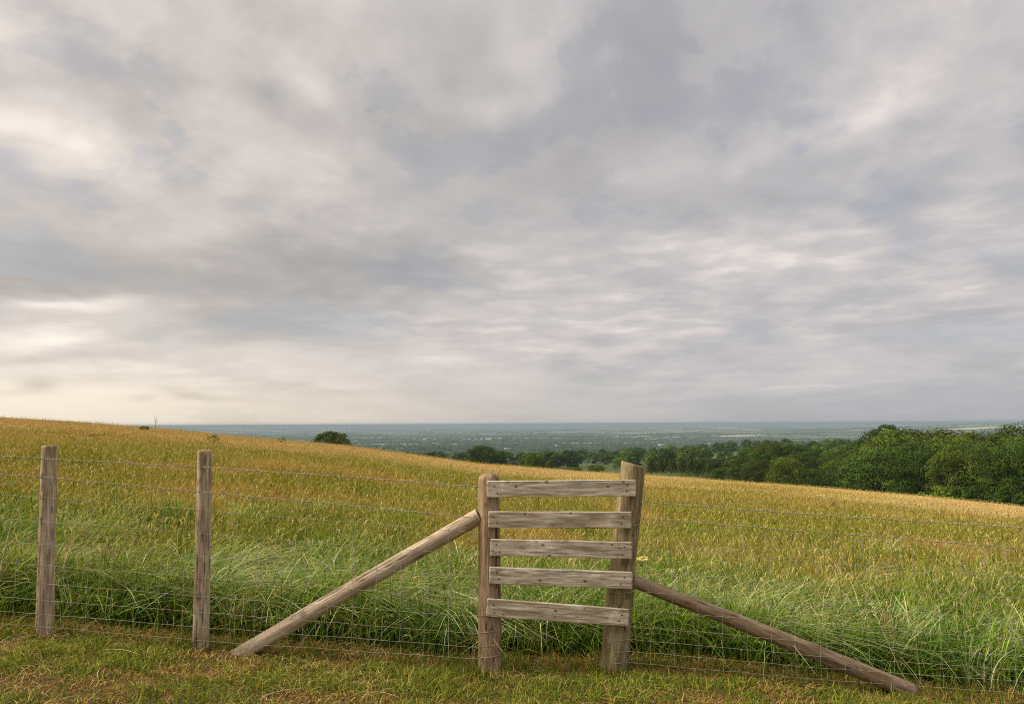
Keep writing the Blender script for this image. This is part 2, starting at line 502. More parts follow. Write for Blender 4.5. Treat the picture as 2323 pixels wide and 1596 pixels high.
def rail(parent, tl, bl, tr, br, Yl, Yr, thick, seed, mat=M_RAIL):
    A = at(*tl, Yl); B = at(*bl, Yl); C = at(*tr, Yr); D = at(*br, Yr)
    pl = (A + B) / 2; pr = (C + D) / 2
    x = (pr - pl).normalized(); y = Vector((0, 1, 0)); y = (y - x * y.dot(x)).normalized(); z = x.cross(y)
    M = Matrix((x, y, z)).transposed().to_4x4(); M.translation = pl
    L = (pr - pl).length; h0 = (A - B).length; h1 = (C - D).length
    rg = np.random.default_rng(seed)
    n = 130; s = np.linspace(0, 1, n)
    prof = []
    bv = .003
    hw, tw = .5, 1.0
    nz = 44
    zs = np.linspace(-.5, .5, nz)
    pts = [(0, q) for q in zs] + [(.5, .5)] + [(1, q) for q in zs[::-1]] + [(.5, -.5)]
    pts = np.array(pts); k = len(pts)
    P = np.zeros((n, k, 3))
    h = h0 + (h1 - h0) * s
    wob_t = (fbm(s * 7, s * 0, seed) - .5) * .003; wob_b = (fbm(s * 6, s * 0 + 5, seed) - .5) * .0035
    for c, (ty, tz) in enumerate(pts):
        P[:, c, 0] = s * L
        P[:, c, 1] = ty * thick
        top = h / 2 + wob_t; bot = -h / 2 + wob_b
        P[:, c, 2] = bot + (top - bot) * (tz + .5)
    for c, (ty, tz) in enumerate(pts):            # eased edges
        if abs(abs(tz) - .5) < 1e-6 and ty in (0, 1):
            P[:, c, 1] += bv if ty == 0 else -bv
        front = ty == 0
        if front: P[:, c, 1] += (vnoise(s * 9, s * 0 + tz * 6, seed + 4) - .5) * .003
    jag = (rg.random(k) - .5) * .006
    P[0, :, 0] += jag; P[-1, :, 0] += (rg.random(k) - .5) * .006
    tone = np.zeros((n, k))
    zz = P[:, :, 2]; xx = P[:, :, 0]
    for q in range(4):
        kx = rg.uniform(.1, .95) * L; kz = rg.uniform(-.5, .45) * h0; sz = rg.uniform(.003, .009)
        d = np.hypot((xx - kx) * .7, zz - kz)
        tone = np.maximum(tone, .8 * np.clip(1.5 - d / sz, 0, 1))
    for q in range(3):
        kz = rg.uniform(-.42, .42) * h0; x0 = rg.uniform(-.1, .8) * L; x1 = x0 + rg.uniform(.15, .5) * L
        line = kz + (fbm(s * 6, s * 0 + q, seed + 20) - .5) * .016
        on_ = np.clip(np.minimum(s * L - x0, x1 - s * L) * 12, 0, 1)
        tone = np.maximum(tone, .85 * np.clip(1.25 - np.abs(zz - line[:, None]) / .0022, 0, 1) * on_[:, None])
    for q in range(2):                            # darker water stains, mostly at the ends
        kx = rg.choice([0.02, .98]) * L if q else rg.uniform(.2, .8) * L
        d = np.hypot((xx - kx) * .35, zz - rg.uniform(-.4, .4) * h0)
        tone = np.maximum(tone, .30 * np.clip(1.3 - d / .045, 0, 1) * (.4 + 1.2 * vnoise(xx * 40, zz * 220, seed + 31)).clip(0, 1))
    tone[0] = np.maximum(tone[0], .25); tone[-1] = np.maximum(tone[-1], .25)
    V = P.reshape(-1, 3)
    i = np.arange(n - 1)[:, None] * k; j = np.arange(k)[None]; j2 = (j + 1) % k
    Q = np.stack([i + j, i + k + j, i + k + j2, i + j2], -1).reshape(-1, 4)
    V = np.vstack([V, P[0].mean(0), P[-1].mean(0)])
    c0 = n * k; e0 = (n - 1) * k; jj = np.arange(k); jn = (jj + 1) % k
    T = np.vstack([np.stack([np.full(k, c0), jj, jn], -1), np.stack([np.full(k, c0 + 1), e0 + jn, e0 + jj], -1)])
    me = mesh_np('rail', V, Q, T, mat, False, attrs={'tone': np.concatenate([tone.ravel(), [.2, .2]])})
    o = obj('rail', me, parent, parent.matrix_world.inverted() @ M)
    # nails
    for (fx, fz) in ((.045, .22), (.06, -.2), (.945, .2), (.93, -.22)):
        fx += rg.uniform(-.012, .012); fz += rg.uniform(-.06, .06)
        obj('nail', NAIL, o, Matrix.Translation((fx * L, -.0015, fz * h0)) @ Matrix.Rotation(R(90), 4, 'X'))
    return o


_n = MB()
th = np.linspace(0, 2 * np.pi, 10, endpoint=False)
_n.tube([(0, 0, -.004), (0, 0, .0), (0, 0, .002)], [.0042, .0045, .0035], 10)
NAIL = _n.mesh('nail', M_NAIL, True)

_s = MB()
_a = np.linspace(0, np.pi, 9)
_s.tube(np.stack([np.zeros(9), -np.sin(_a) * .008, np.cos(_a) * .010], -1), .0017, 6)
STAPLE = _s.mesh('staple', M_NAIL, True)

# --- gate-like rail panel
gate = empty('rail_panel', at(1250, 1528, YF), 'weathered timber panel of five pale horizontal rails nailed to two thick round posts', 'fence panel')
bpy.context.view_layer.update()
gpl, gl0, gl1 = put_post(gate, 'gate_post', (1111, 1532), (1108.5, 1075), 52, 47, YF, M_GPOST, 11, top='dome', bevel=.022, cracks=5)
gpl['label'] = 'square-shouldered brown post with a domed top'
gpr, gr0, gr1 = put_post(gate, 'gate_post', (1393, 1520), (1436, 1052), 64, 55, YF + .02, M_OPOST, 23, cracks=3, tilt=-.16, bulge=.02, bend=-.008)
gpr['label'] = 'thicker olive brown post leaning outward with a sloping cut top'
RAILS = [((1104, 1090.4), (1104.5, 1127.5), (1442, 1087.9), (1442, 1125)),
         ((1107.5, 1159.6), (1107.5, 1195.7), (1431, 1160.4), (1432.5, 1198.2)),
         ((1112.5, 1222.4), (1112.5, 1259.5), (1433.5, 1229.6), (1433, 1267.5)),
         ((1110, 1285.5), (1110, 1323), (1434, 1297), (1433.5, 1335.7)),
         ((1104, 1357.3), (1104, 1397.7), (1427.5, 1381.8), (1425, 1420))]
for k, r_ in enumerate(RAILS):
    rail(gate, *r_, YF - .098, YF - .092, .027, 40 + k)

# --- left run of wire fence
LB1 = [(-420, 1006), (0, 1033), (112, 1040), (463, 1060), (760, 1079), (1085, 1104)]
LB2 = [(-420, 1048), (0, 1076), (105, 1081), (462, 1116), (760, 1142), (1087, 1175)]
LN = [[(-420, 1090), (108, 1129), (461, 1156), (1090, 1208)], [(-420, 1146), (106, 1183), (460, 1209.5), (1090, 1259)],
      [(-420, 1198), (104, 1235), (459, 1261.5), (1090, 1309)], [(-420, 1243), (102, 1281.6), (458, 1310.4), (1090, 1358)],
      [(-420, 1284), (101, 1323), (457, 1351.6), (1090, 1398.6)], [(-420, 1322), (100, 1360), (456, 1388), (1090, 1437)],
      [(-420, 1354), (100, 1392), (456, 1421), (1090, 1467.6)], [(-420, 1383), (100, 1421), (455, 1452), (1090, 1493.5)]]
RB1 = [(1452, 1138), (1850, 1166.5), (2322, 1197), (2760, 1225)]
RB2 = [(1445, 1174), (1833, 1204), (2322, 1243), (2760, 1278)]
RN = [[(1447, 1188), (1850, 1219), (2322, 1253), (2760, 1284)], [(1440, 1241), (1850, 1275), (2322, 1310), (2760, 1342)],
      [(1436, 1294), (1850, 1326), (2322, 1358), (2760, 1388)], [(1434, 1340), (1850, 1374), (2322, 1405), (2760, 1434)],
      [(1432, 1380), (1850, 1416), (2322, 1450), (2760, 1482)], [(1428, 1420), (1850, 1455), (2322, 1488), (2760, 1519)],
      [(1424, 1448), (1850, 1486), (2322, 1519), (2760, 1550)], [(1421, 1475), (1850, 1513), (2322, 1545), (2760, 1575)],
      [(1418, 1500), (1850, 1539), (2322, 1571), (2760, 1600)]]


def wire_path(pts, n, seed, wig=.0035):
    px = np.array([p[0] for p in pts], float); py = np.array([p[1] for p in pts], float)
    t = np.linspace(px[0], px[-1], n)
    yy = np.interp(t, px, py)
    P = np.array([at(a, b, YW) for a, b in zip(t, yy)])
    rg = np.random.default_rng(seed)
    P[:, 2] += (fbm(t / 60, t * 0 + seed, seed) - .5) * 2 * wig + (vnoise(t / 14, t * 0, seed + 3) - .5) * wig * .7
    P[:, 1] += (fbm(t / 80, t * 0 + seed, seed + 8) - .5) * .01
    return P


def barbed(parent, pts, seed):
    mb = MB()
    P = wire_path(pts, 520, seed, .004)
    L = np.concatenate([[0], np.cumsum(np.linalg.norm(np.diff(P, axis=0), axis=1))])
    for s in (0, np.pi):
        a = L / .075 * 2 * np.pi + s
        H = P + np.stack([np.zeros_like(a), np.cos(a), np.sin(a)], -1) * .0019
        mb.tube(H, .0015, 5)
    rg = np.random.default_rng(seed)
    q = .04
    while q < L[-1] - .03:
        c = np.array([np.interp(q, L, P[:, i]) for i in range(3)])
        k = rg.uniform(0, 6.3)
        # the wrap and four points
        aa = np.linspace(0, 4 * np.pi, 17)
        mb.tube(c + np.stack([np.linspace(-.006, .006, 17), np.cos(aa) * .0042, np.sin(aa) * .0042], -1), .0013, 4)
        for b in range(4):
            an = k + b * 1.57; dx = (-.004, .004)[b % 2]
            d = np.array([rg.uniform(-.006, .006), math.cos(an) * .013, math.sin(an) * .013])
            mb.tube([c + [dx, 0, 0], c + [dx, 0, 0] + d], [.0014, .0006], 4)
        q += rg.uniform(.085, .115)
    return obj('barbed_wire', mb.mesh('barbed_wire', M_WIRE, True), parent, parent.matrix_world.inverted())


def netting(parent, rows, x0, x1, seed, step=54.5, ring=None):
    mb = MB()
    paths = []
    for k, r_ in enumerate(rows):
        P = wire_path(r_, 420, seed + k)
        mb.tube(P, 0.0013 if 0 < k < len(rows) - 1 else .00125, 5)
        paths.append(P)
    rg = np.random.default_rng(seed)
    x = x0
    while x < x1:
        wx = at(x, 1300, YW).x
        pts = []
        for P in paths:
            o_ = np.argsort(P[:, 0]); pts.append((wx + rg.uniform(-.004, .004), np.interp(wx, P[o_, 0], P[o_, 1]), np.interp(wx, P[o_, 0], P[o_, 2])))
        pts = np.array(pts)
        for a, b in zip(pts[:-1], pts[1:]):
            mid = (a + b) / 2 + [rg.uniform(-.004, .004), rg.uniform(-.003, .003), 0]
            mb.tube([a, mid, b], .00095, 4, False)
        for a in pts:                                   # hinge-joint knots
            mb.tube([a + [0, 0, -.006], a, a + [0, 0, .006]], [.0012, .0022, .0012], 5)
        x += step
    if ring:
        for (px, P0, P1, w, idx) in ring:               # line wires tied off round the end post
            for k in idx:
                P = paths[k]; e = P[-1] if px > 0 else P[0]
                f = (e[2] - P0.z) / (P1.z - P0.z); c = P0 + (P1 - P0) * f
                r_ = w * .5 * YF / F + .003
                a = np.linspace(0, 2 * np.pi, 28)
                mb.tube(np.stack([c.x + np.cos(a) * r_, c.y + np.sin(a) * r_, e[2] + .012 * np.cos(a + px) * 1.0], -1), .0016, 5, False)
                mb.tube([e, np.array([c.x - px * r_ * .7, c.y - r_ * .72, e[2]])], .0016, 5)
    return obj('wire_netting', mb.mesh('wire_netting', M_WIRE, True), parent, parent.matrix_world.inverted())


def staples(post, p0, p1, rows):
    inv = post.matrix_world.inverted()
    for r_ in rows:
        xs = [q[0] for q in r_]; ys = [q[1] for q in r_]
        # where the wire crosses the post
        c = at(0, 0, 1)
        mid = (p0 + p1) / 2
        best = None
        for px in np.linspace(min(xs), max(xs), 600):
            p = at(px, float(np.interp(px, xs, ys)), YW)
            f = (p.z - p0.z) / (p1.z - p0.z); ax = p0 + (p1 - p0) * f
            d = abs(p.x - ax.x)
            if best is None or d < best[0]: best = (d, p)
        p = best[1]
        obj('staple', STAPLE, post, inv @ Matrix.Translation((p.x + random.uniform(-.008, .008), YW + .004, p.z)) @ Matrix.Rotation(random.uniform(-.5, .5), 4, 'Y'))


fl = empty('wire_fence', at(500, 1468, YF), 'wire fence on two slim round posts with a pale diagonal brace against the domed post', 'fence')
bpy.context.view_layer.update()
pA, a0, a1 = put_post(fl, 'fence_post', (101, 1448), (112, 1010), 43, 38, YF, M_POST, 3, cracks=4)
pB, b0, b1 = put_post(fl, 'fence_post', (455, 1474), (465, 1021), 38, 33.5, YF, M_POST, 5, cracks=4)
fr = empty('wire_fence', at(1800, 1550, YF), 'wire fence with a dark brown diagonal brace propping the leaning olive post', 'fence')
bpy.context.view_layer.update()
for w_ in (LB1, LB2): barbed(fl, w_, 61 + int(w_[0][1]))
for w_ in (RB1, RB2): barbed(fr, w_, 71 + int(w_[0][1]))
netting(fl, LN, -400, 1080, 80, ring=[(1, gl0, gl1, 51, (4, 5, 6, 7))])
netting(fr, RN, 1470, 2740, 90, ring=[(-1, gr0, gr1, 61, (0, 2, 3, 4, 6, 7, 8))])
bpy.context.view_layer.update()
staples(pA, a0, a1, [LB1, LB2] + LN)
staples(pB, b0, b1, [LB1, LB2] + LN)


def brace(parent, p_top, p_bot, r_top, r_bot, mat, seed, ext=.1, bend=0.0):
    d = (p_bot - p_top).normalized(); p_bot = p_bot + d * ext
    me = post_mesh('brace', (p_bot - p_top).length, r_top, r_bot, mat, seed, cracks=6, rings=130, bulge=.03, bend=bend)
    M = frame(p_top, p_bot, R(180))
    return obj('brace', me, parent, parent.matrix_world.inverted() @ M)


brace(fl, at(1087, 1170, YF), at(548, 1481, YF - .01), .049, .047, M_BRACE, 31, ext=.10, bend=.006)
brace(fr, at(1434, 1316, YF), at(2046, 1559, YF - .03), .040, .050, M_BRACE2, 37, ext=.06, bend=-.006)


# ------------------------------------------------------------------ grass
def blades(x, y, h, w, th, bend, col, lv=4, z0=None, tipcol=None, tw=None, pointy=1.5, off=None):
    """N curved blades; returns verts, quads, colours"""
    N = len(x)
    t = np.linspace(0, 1, lv + 1)
    z = ground(x, y) - .01 if z0 is None else z0
    dx = np.cos(th); dy = np.sin(th)
    tw = RNG.uniform(-1.2, 1.2, N) if tw is None else tw
    wx = -np.sin(th + tw); wy = np.cos(th + tw)
    hor = h[:, None] * bend[:, None] * t[None] ** 2
    ver = h[:, None] * (t[None] - .52 * np.minimum(bend, 1.3)[:, None] * t[None] ** 2.4)
    wid = w[:, None] * (1 - t[None] ** pointy) * .5 + w[:, None] * .03
    if pointy < 0:
        wid = w[:, None] * np.sin(np.pi * (.12 + .86 * t[None])) * .5
    cx = x[:, None] + dx[:, None] * hor; cy = y[:, None] + dy[:, None] * hor; cz = z[:, None] + ver
    L = np.stack([cx - wx[:, None] * wid, cy - wy[:, None] * wid, cz], -1)
    Rr = np.stack([cx + wx[:, None] * wid, cy + wy[:, None] * wid, cz], -1)
    V = np.stack([L, Rr], 2)                      # N, lv+1, 2, 3
    base = np.arange(N)[:, None] * (2 * (lv + 1)) + np.arange(lv)[None] * 2
    Q = np.stack([base, base + 1, base + 3, base + 2], -1).reshape(-1, 4)
    if tipcol is None: tipcol = col
    C = col[:, None] * (1 - t[None, :, None]) + tipcol[:, None] * t[None, :, None]
    C = np.repeat(C[:, :, None], 2, 2)
    tip = np.stack([cx[:, -1], cy[:, -1], cz[:, -1]], -1)
    return V.reshape(-1, 3), Q, C.reshape(-1, 3), tip


class Grass:
    def __init__(s): s.V = []; s.Q = []; s.C = []; s.n = 0

    def add(s, V, Q, C, tip=None):
        s.V.append(V.astype(np.float32)); s.Q.append((Q + s.n).astype(np.int32)); s.C.append(C.astype(np.float32)); s.n += len(V)

    def obj(s, name, label, cat):
        o = obj(name, mesh_np(name, np.vstack(s.V), np.vstack(s.Q), None, M_GRASS, False, cols=np.vstack(s.C)))
        return tag(o, label, cat, kind='stuff')


def mixc(k, a, b):
    return np.asarray(a)[None] * (1 - k[:, None]) + np.asarray(b)[None] * k[:, None]


def lush_edge(x, y):
    """1 in the long green grass by the fence, 0 in the yellowing hay beyond"""
    yb = 6.5 + .04 * x - .25 * sstep(.4, 1.0, x) + (fbm(x / 1.6, y / 1.6, 21) - .5) * 3.4
    return 1 - sstep(-.9, 1.0, y - yb)


GREEN_PATCH = at(1680, 1098, 75.0)


def tan_frac(x, y):
    D = np.hypot(x, y)
    n = fbm(x / 9, y / 9, 33, 4)
    ph = np.arctan2(x, y)
    r_ = sstep(R(4), R(12), ph)
    k = sstep(22, 44, D + (n - .5) * 18) * (1 - r_) + sstep(27, 34, D + (n - .5) * 9) * r_
    g = np.exp(-((ph - R(19)) / R(6)) ** 2 - ((D - 50) / 14.) ** 2)
    return np.clip(k - .55 * g, 0, 1)


LODGED = [(hit(px, py, .40), sx, sy, k) for px, py, sx, sy, k in ((700, 1285, 1.0, .45, 1), (930, 1300, .7, .4, .9), (560, 1230, .6, .5, .7), (1620, 1300, .7, .5, .9), (1850, 1370, .6, .4, .7),
                                                              (2220, 1410, .9, .4, 1.1), (2050, 1400, .5, .35, .7), (250, 1265, .6, .4, .6), (1000, 1210, .5, .5, .5))]


def lodge(x, y):
    v = .9 * sstep(.54, .70, fbm(x / 1.3 + 3, y / .7, 51, 3))
    for (cx, cy_), sx, sy, k in LODGED:
        v = np.maximum(v, k * np.exp(-((x - cx) / sx) ** 2 - ((y - cy_) / sy) ** 2) * (.5 + fbm(x / .5, y / .4, 52, 3)))
    return np.clip(v, 0, 1)


LUSH = np.array([(.085, .16, .013), (.13, .215, .022), (.045, .10, .009), (.24, .30, .05), (.025, .065, .007), (.10, .18, .03)])
YEL = np.array([(.20, .20, .014), (.27, .25, .022), (.13, .16, .012), (.34, .29, .04), (.065, .065, .007), (.09, .10, .007), (.15, .20, .018), (.18, .23, .03), (.10, .14, .012)])
TAN = np.array([(.41, .275, .095), (.48, .33, .12), (.35, .22, .07), (.38, .285, .085)])
SEEDC = np.array([(.48, .41, .12), (.38, .31, .10), (.58, .51, .20), (.36, .25, .11)])


def pick(tab, n):
    return tab[RNG.integers(0, len(tab), n)] * RNG.uniform(.75, 1.25, (n, 1))


def meadow():
    G = Grass()
    # --- polar sample of the slope in front
    def sample(N, D0, D1, p):
        u = RNG.random(N)
        q = 2 - p                                   # density ~ D^-p
        D = (D0 ** q + u * (D1 ** q - D0 ** q)) ** (1 / q)
        ph = RNG.uniform(R(-44), R(44), N)
        return D * np.sin(ph), D * np.cos(ph), D
    # leaf blades
    x, y, D = sample(640000, 4.4, 118, 1.38)
    k = (y > 4.52 + .06 * fbm(x * 3, x * 0, 8)); x, y, D = x[k], y[k], D[k]
    N = len(x); ph = np.arctan2(x, y)
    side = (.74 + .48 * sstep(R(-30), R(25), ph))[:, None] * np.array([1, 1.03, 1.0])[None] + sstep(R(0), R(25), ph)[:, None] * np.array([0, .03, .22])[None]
    lu = lush_edge(x, y); ta = tan_frac(x, y); lo = lodge(x, y) * sstep(4.9, 5.4, y) * lu
    kp = RNG.random(N) > .62 * ta
    x, y, D, ph, lu, ta, lo, side = x[kp], y[kp], D[kp], ph[kp], lu[kp], ta[kp], lo[kp], side[kp]; N = len(x)
    is_l = RNG.random(N) < lu; is_t = RNG.random(N) < ta
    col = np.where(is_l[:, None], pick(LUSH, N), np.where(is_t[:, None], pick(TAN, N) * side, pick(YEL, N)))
    big = fbm(x / 3.5, y / 3.5, 77, 3)
    grn = (sstep(.44, .60, big) * (1 - ta) * .75)
    col = col * (1 - grn[:, None]) + (np.array([.13, .18, .012])[None] * RNG.uniform(.75, 1.25, (N, 1))) * grn[:, None]
    pink = (sstep(.53, .68, fbm(x / 2.4 + 9, y / 3.0, 83, 3)) * (1 - lu) * (1 - .6 * ta) * .6)[:, None]
    col = col * (1 - pink) + np.array([.38, .24, .07])[None] * RNG.uniform(.75, 1.25, (N, 1)) * pink
    h = (.54 * lu + .40 * (1 - lu)) * RNG.uniform(.45, 1.1, N) * (1 - .74 * ta) * (.70 + .6 * fbm(x / .7, y / .7, 14))
    h = h * (1 - .25 * lo)
    h = h * (.72 + .28 * sstep(4.5, 4.95, y))
    w = (.0078 * (D / 4.5) ** .62) * RNG.uniform(.6, 1.35, N)
    wind = (fbm(x / 1.6, y / 1.6, 61) - .5) * 5.0
    th = np.where(RNG.random(N) < .30 + .55 * lo, wind * (1 - .6 * lo) - .35 + RNG.normal(0, .5, N), RNG.uniform(-np.pi, np.pi, N))
    bend = np.clip(RNG.gamma(3, .23, N) + 1.0 * lo, .05, 1.75)
    lp = ((RNG.random(N) < .8 * lo) & is_l)[:, None]
    col = np.where(lp, np.array([.42, .48, .22])[None] * RNG.uniform(.6, 1.4, (N, 1)), col)
    thin = RNG.random(N) < np.where(y < 5.0, .30, 1 - .5 * lu)
    pale = (RNG.random(N) < .25)[:, None]
    tip = np.clip(col * np.where(pale, np.array([2.1, 1.7, 2.4]), np.array([1.25, 1.1, 1.0])), 0, .7)
    w = w * np.where(y < 5.0, 1.35, 1.0)
    G.add(*blades(*(v[thin] for v in (x, y, h, w, th, bend, col)), 4, tipcol=tip[thin]))
    # seed stalks and their heads
    x, y, D = sample(150000, 4.5, 100, 1.45)
    k = (y > 4.65); x, y, D = x[k], y[k], D[k]; N = len(x)
    lu = lush_edge(x, y); ta = tan_frac(x, y); lo = lodge(x, y) * sstep(4.9, 5.4, y) * lu
    keep = RNG.random(N) < (.62 - .2 * lu) * (1 - .75 * ta) * (.5 + fbm(x / 1.7, y / 2.2, 58, 3))
    x, y, D, lu, ta, lo = (v[keep] for v in (x, y, D, lu, ta, lo)); N = len(x)
    h = (.60 * lu + .50 * (1 - lu)) * RNG.uniform(.7, 1.15, N) * (1 - .5 * ta)
    w = .0020 * (D / 4.5) ** .7 * np.ones(N)
    th = RNG.uniform(-np.pi, np.pi, N); bend = np.clip(RNG.gamma(2.5, .2, N) + .8 * lo, .03, 1.5)
    cs = mixc(lu, (.38, .32, .10), (.28, .32, .11)) * RNG.uniform(.8, 1.2, (N, 1))
    V, Q, C, tipp = blades(x, y, h, w, th, bend, cs, 4, pointy=3)
    G.add(V, Q, C)
    hc = pick(SEEDC, N); hc = hc * (1 - .35 * lu[:, None]) + np.array([.42, .46, .25])[None] * .35 * lu[:, None]
    hl = RNG.uniform(.035, .085, N) * (D / 5) ** .15; hw = RNG.uniform(.004, .009, N) * (D / 5) ** .5
    for a in (0, 1.5):
        V, Q, C, _ = blades(tipp[:, 0], tipp[:, 1], hl, hw, th + RNG.normal(0, .3, N), np.clip(bend * .9 + .2, .1, 1.2), hc, 3,
                            z0=tipp[:, 2] - .004, pointy=-1, tw=np.full(N, a))
        G.add(V, Q, C)
    # tussocks of long arching blades, lodged in swathes
    T = 3600
    tx = RNG.uniform(-9, 9, T); ty = 4.62 + 6.0 * RNG.random(T) ** 1.3
    kk = (np.abs(tx) < ty * 1.05) & (RNG.random(T) < .15 + .85 * lush_edge(tx, ty)); tx, ty = tx[kk], ty[kk]; T = len(tx)
    nb = 62; N = T * nb; ti = np.repeat(np.arange(T), nb)
    lo_t = lodge(tx, ty) * sstep(4.7, 5.2, ty)
    lean = (fbm(tx / 1.4, ty / 1.4, 61) - .5) * 4.0 - .2 + RNG.normal(0, .5, T)
    size = RNG.uniform(.6, 1.2, T)
    a = RNG.uniform(-np.pi, np.pi, N); r_ = np.abs(RNG.normal(0, .075, N)) * size[ti]
    x = tx[ti] + np.cos(a) * r_; y = np.maximum(ty[ti] + np.sin(a) * r_, 4.56)
    th = np.where(RNG.random(N) < .35 + .5 * lo_t[ti], lean[ti] + RNG.normal(0, .32, N), a)
    tcol = LUSH[RNG.integers(0, len(LUSH), T)] * RNG.uniform(.7, 1.3, (T, 1))
    fr = (y < 4.85) & (np.sin(th) < 0) & (RNG.random(N) < .75); th = np.where(fr, -th, th)
    lt = RNG.random(T) < .85 * lo_t + .04
    tcol[lt] = np.array([.40, .44, .20])[None] * RNG.uniform(.7, 1.15, (lt.sum(), 1))
    dry = RNG.random(T) < .08; tcol[dry] = SEEDC[RNG.integers(0, 4, dry.sum())] * .75
    col = tcol[ti] * RNG.uniform(.55, 1.45, (N, 1))
    h = RNG.uniform(.22, .68, N) * size[ti] * (1 - .28 * lo_t[ti]); h = h * (.75 + .25 * sstep(4.6, 5.0, y))
    bend = np.clip(RNG.gamma(4, .22, N) + .95 * lo_t[ti], .1, 1.8)
    pal = (RNG.random(N) < .3)[:, None]
    G.add(*blades(x, y, h, RNG.uniform(.004, .012, N), th + 0, bend, col, 5, tipcol=np.clip(col * np.where(pal, 1.9, 1.15), 0, .7)))
    # long blades leaning out at the mown edge
    N = 5000
    x = RNG.uniform(-5.2, 5.2, N); y = 4.5 + RNG.gamma(2, .11, N)
    gap = (np.abs(x - .33) < .36) & (y < 4.62)
    x, y = x[~gap], y[~gap]; N = len(x)
    col = pick(LUSH, N); dry = RNG.random(N) < .1; col[dry] = pick(SEEDC, dry.sum()) * .8
    h = RNG.uniform(.12, .52, N) * (.5 + .5 * sstep(4.5, 4.8, y)); w = RNG.uniform(.005, .011, N)
    G.add(*blades(x, y, h, w, RNG.uniform(-np.pi, np.pi, N), RNG.gamma(3, .18, N), col, 5))
    G.obj('meadow_grass', 'tall meadow grass, green by the fence and turning straw yellow up the slope', 'grass')


def mown():
    G = Grass()
    N = 300000
    x = RNG.uniform(-6.5, 6.5, N); y = 4.66 - RNG.gamma(1.6, .62, N)
    edge = sstep(4.15, 4.42, y)
    dens = fbm(x / .16, y / .13, 93, 3)
    k = (y > 1.2) & (RNG.random(N) < sstep(.28, .50, dens) * .5 + .5) & (RNG.random(N) > .35 * edge); x, y, dens, edge = x[k], y[k], dens[k], edge[k]; N = len(x)
    pat = fbm(x / .26, y / .17, 91, 4); bare = sstep(.44, .60, pat + .16 * edge)
    GR = np.array([(.16, .225, .022), (.225, .265, .03), (.11, .16, .016), (.40, .36, .08), (.07, .11, .014)])
    BR = np.array([(.48, .30, .08), (.37, .20, .055), (.62, .44, .17), (.24, .125, .045), (.12, .06, .022)])
    br = RNG.random(N) < .24 + .58 * bare
    col = np.where(br[:, None], pick(BR, N), pick(GR, N))
    h = np.where(br, RNG.uniform(.015, .06, N), RNG.uniform(.025, .10, N)) * (.45 + 1.0 * fbm(x / .12, y / .12, 44)) * (1 + .1 * edge * ~br)
    w = RNG.uniform(.0028, .0062, N)
    bend = np.where(br, RNG.gamma(4, .28, N), RNG.gamma(3, .25, N))
    G.add(*blades(x, y, h, w, RNG.uniform(-np.pi, np.pi, N), np.clip(bend, .1, 2.0), col, 3))
    # loose clippings lying on top
    N = 16000
    x = RNG.uniform(-5, 5, N); y = RNG.uniform(2.2, 4.55, N)
    k = fbm(x / .4, y / .3, 95, 3) > .52; x, y = x[k], y[k]; N = len(x)
    h = RNG.uniform(.04, .14, N)
    col = pick(np.array([(.55, .38, .14), (.36, .20, .07), (.66, .50, .24)]), N)
    G.add(*blades(x, y, h * .4, RNG.uniform(.002, .004, N), RNG.uniform(-np.pi, np.pi, N), RNG.uniform(1.6, 2.6, N), col, 3,
                  z0=ground(x, y) + RNG.uniform(.01, .035, N)))
    # ragged tufts left along the fence line
    N = 4200
    cx = RNG.uniform(-5, 5, 420); cyy = RNG.normal(4.40, .09, 420)
    i = RNG.integers(0, 420, N)
    x = cx[i] + RNG.normal(0, .03, N); y = np.minimum(cyy[i] + RNG.normal(0, .03, N), 4.62)
    col = pick(np.array([(.10, .15, .014), (.17, .19, .02), (.06, .11, .01), (.40, .26, .07)]), N)
    G.add(*blades(x, y, RNG.uniform(.04, .14, N), RNG.uniform(.003, .006, N), RNG.uniform(-np.pi, np.pi, N), RNG.gamma(3, .2, N), col, 4))
    # rank tufts round the feet of the posts and braces
    for p, rad in ((a0, .07), (b0, .065), (gl0, .085), (gr0, .095)):
        n_ = 150; a = RNG.uniform(0, 2 * np.pi, n_); r_ = rad + np.abs(RNG.normal(0, .03, n_))
        x = p.x + np.cos(a) * r_; y = p.y + np.sin(a) * r_
        G.add(*blades(x, y, RNG.uniform(.04, .16, n_), RNG.uniform(.003, .006, n_), a + RNG.normal(0, .8, n_), RNG.gamma(3, .2, n_),
                      pick(np.array([(.10, .15, .014), (.18, .20, .02), (.06, .11, .01), (.42, .28, .09)]), n_), 4))
    G.obj('mown_grass', 'short mown turf with brown dry patches in front of the fence', 'grass')


meadow()
mown()


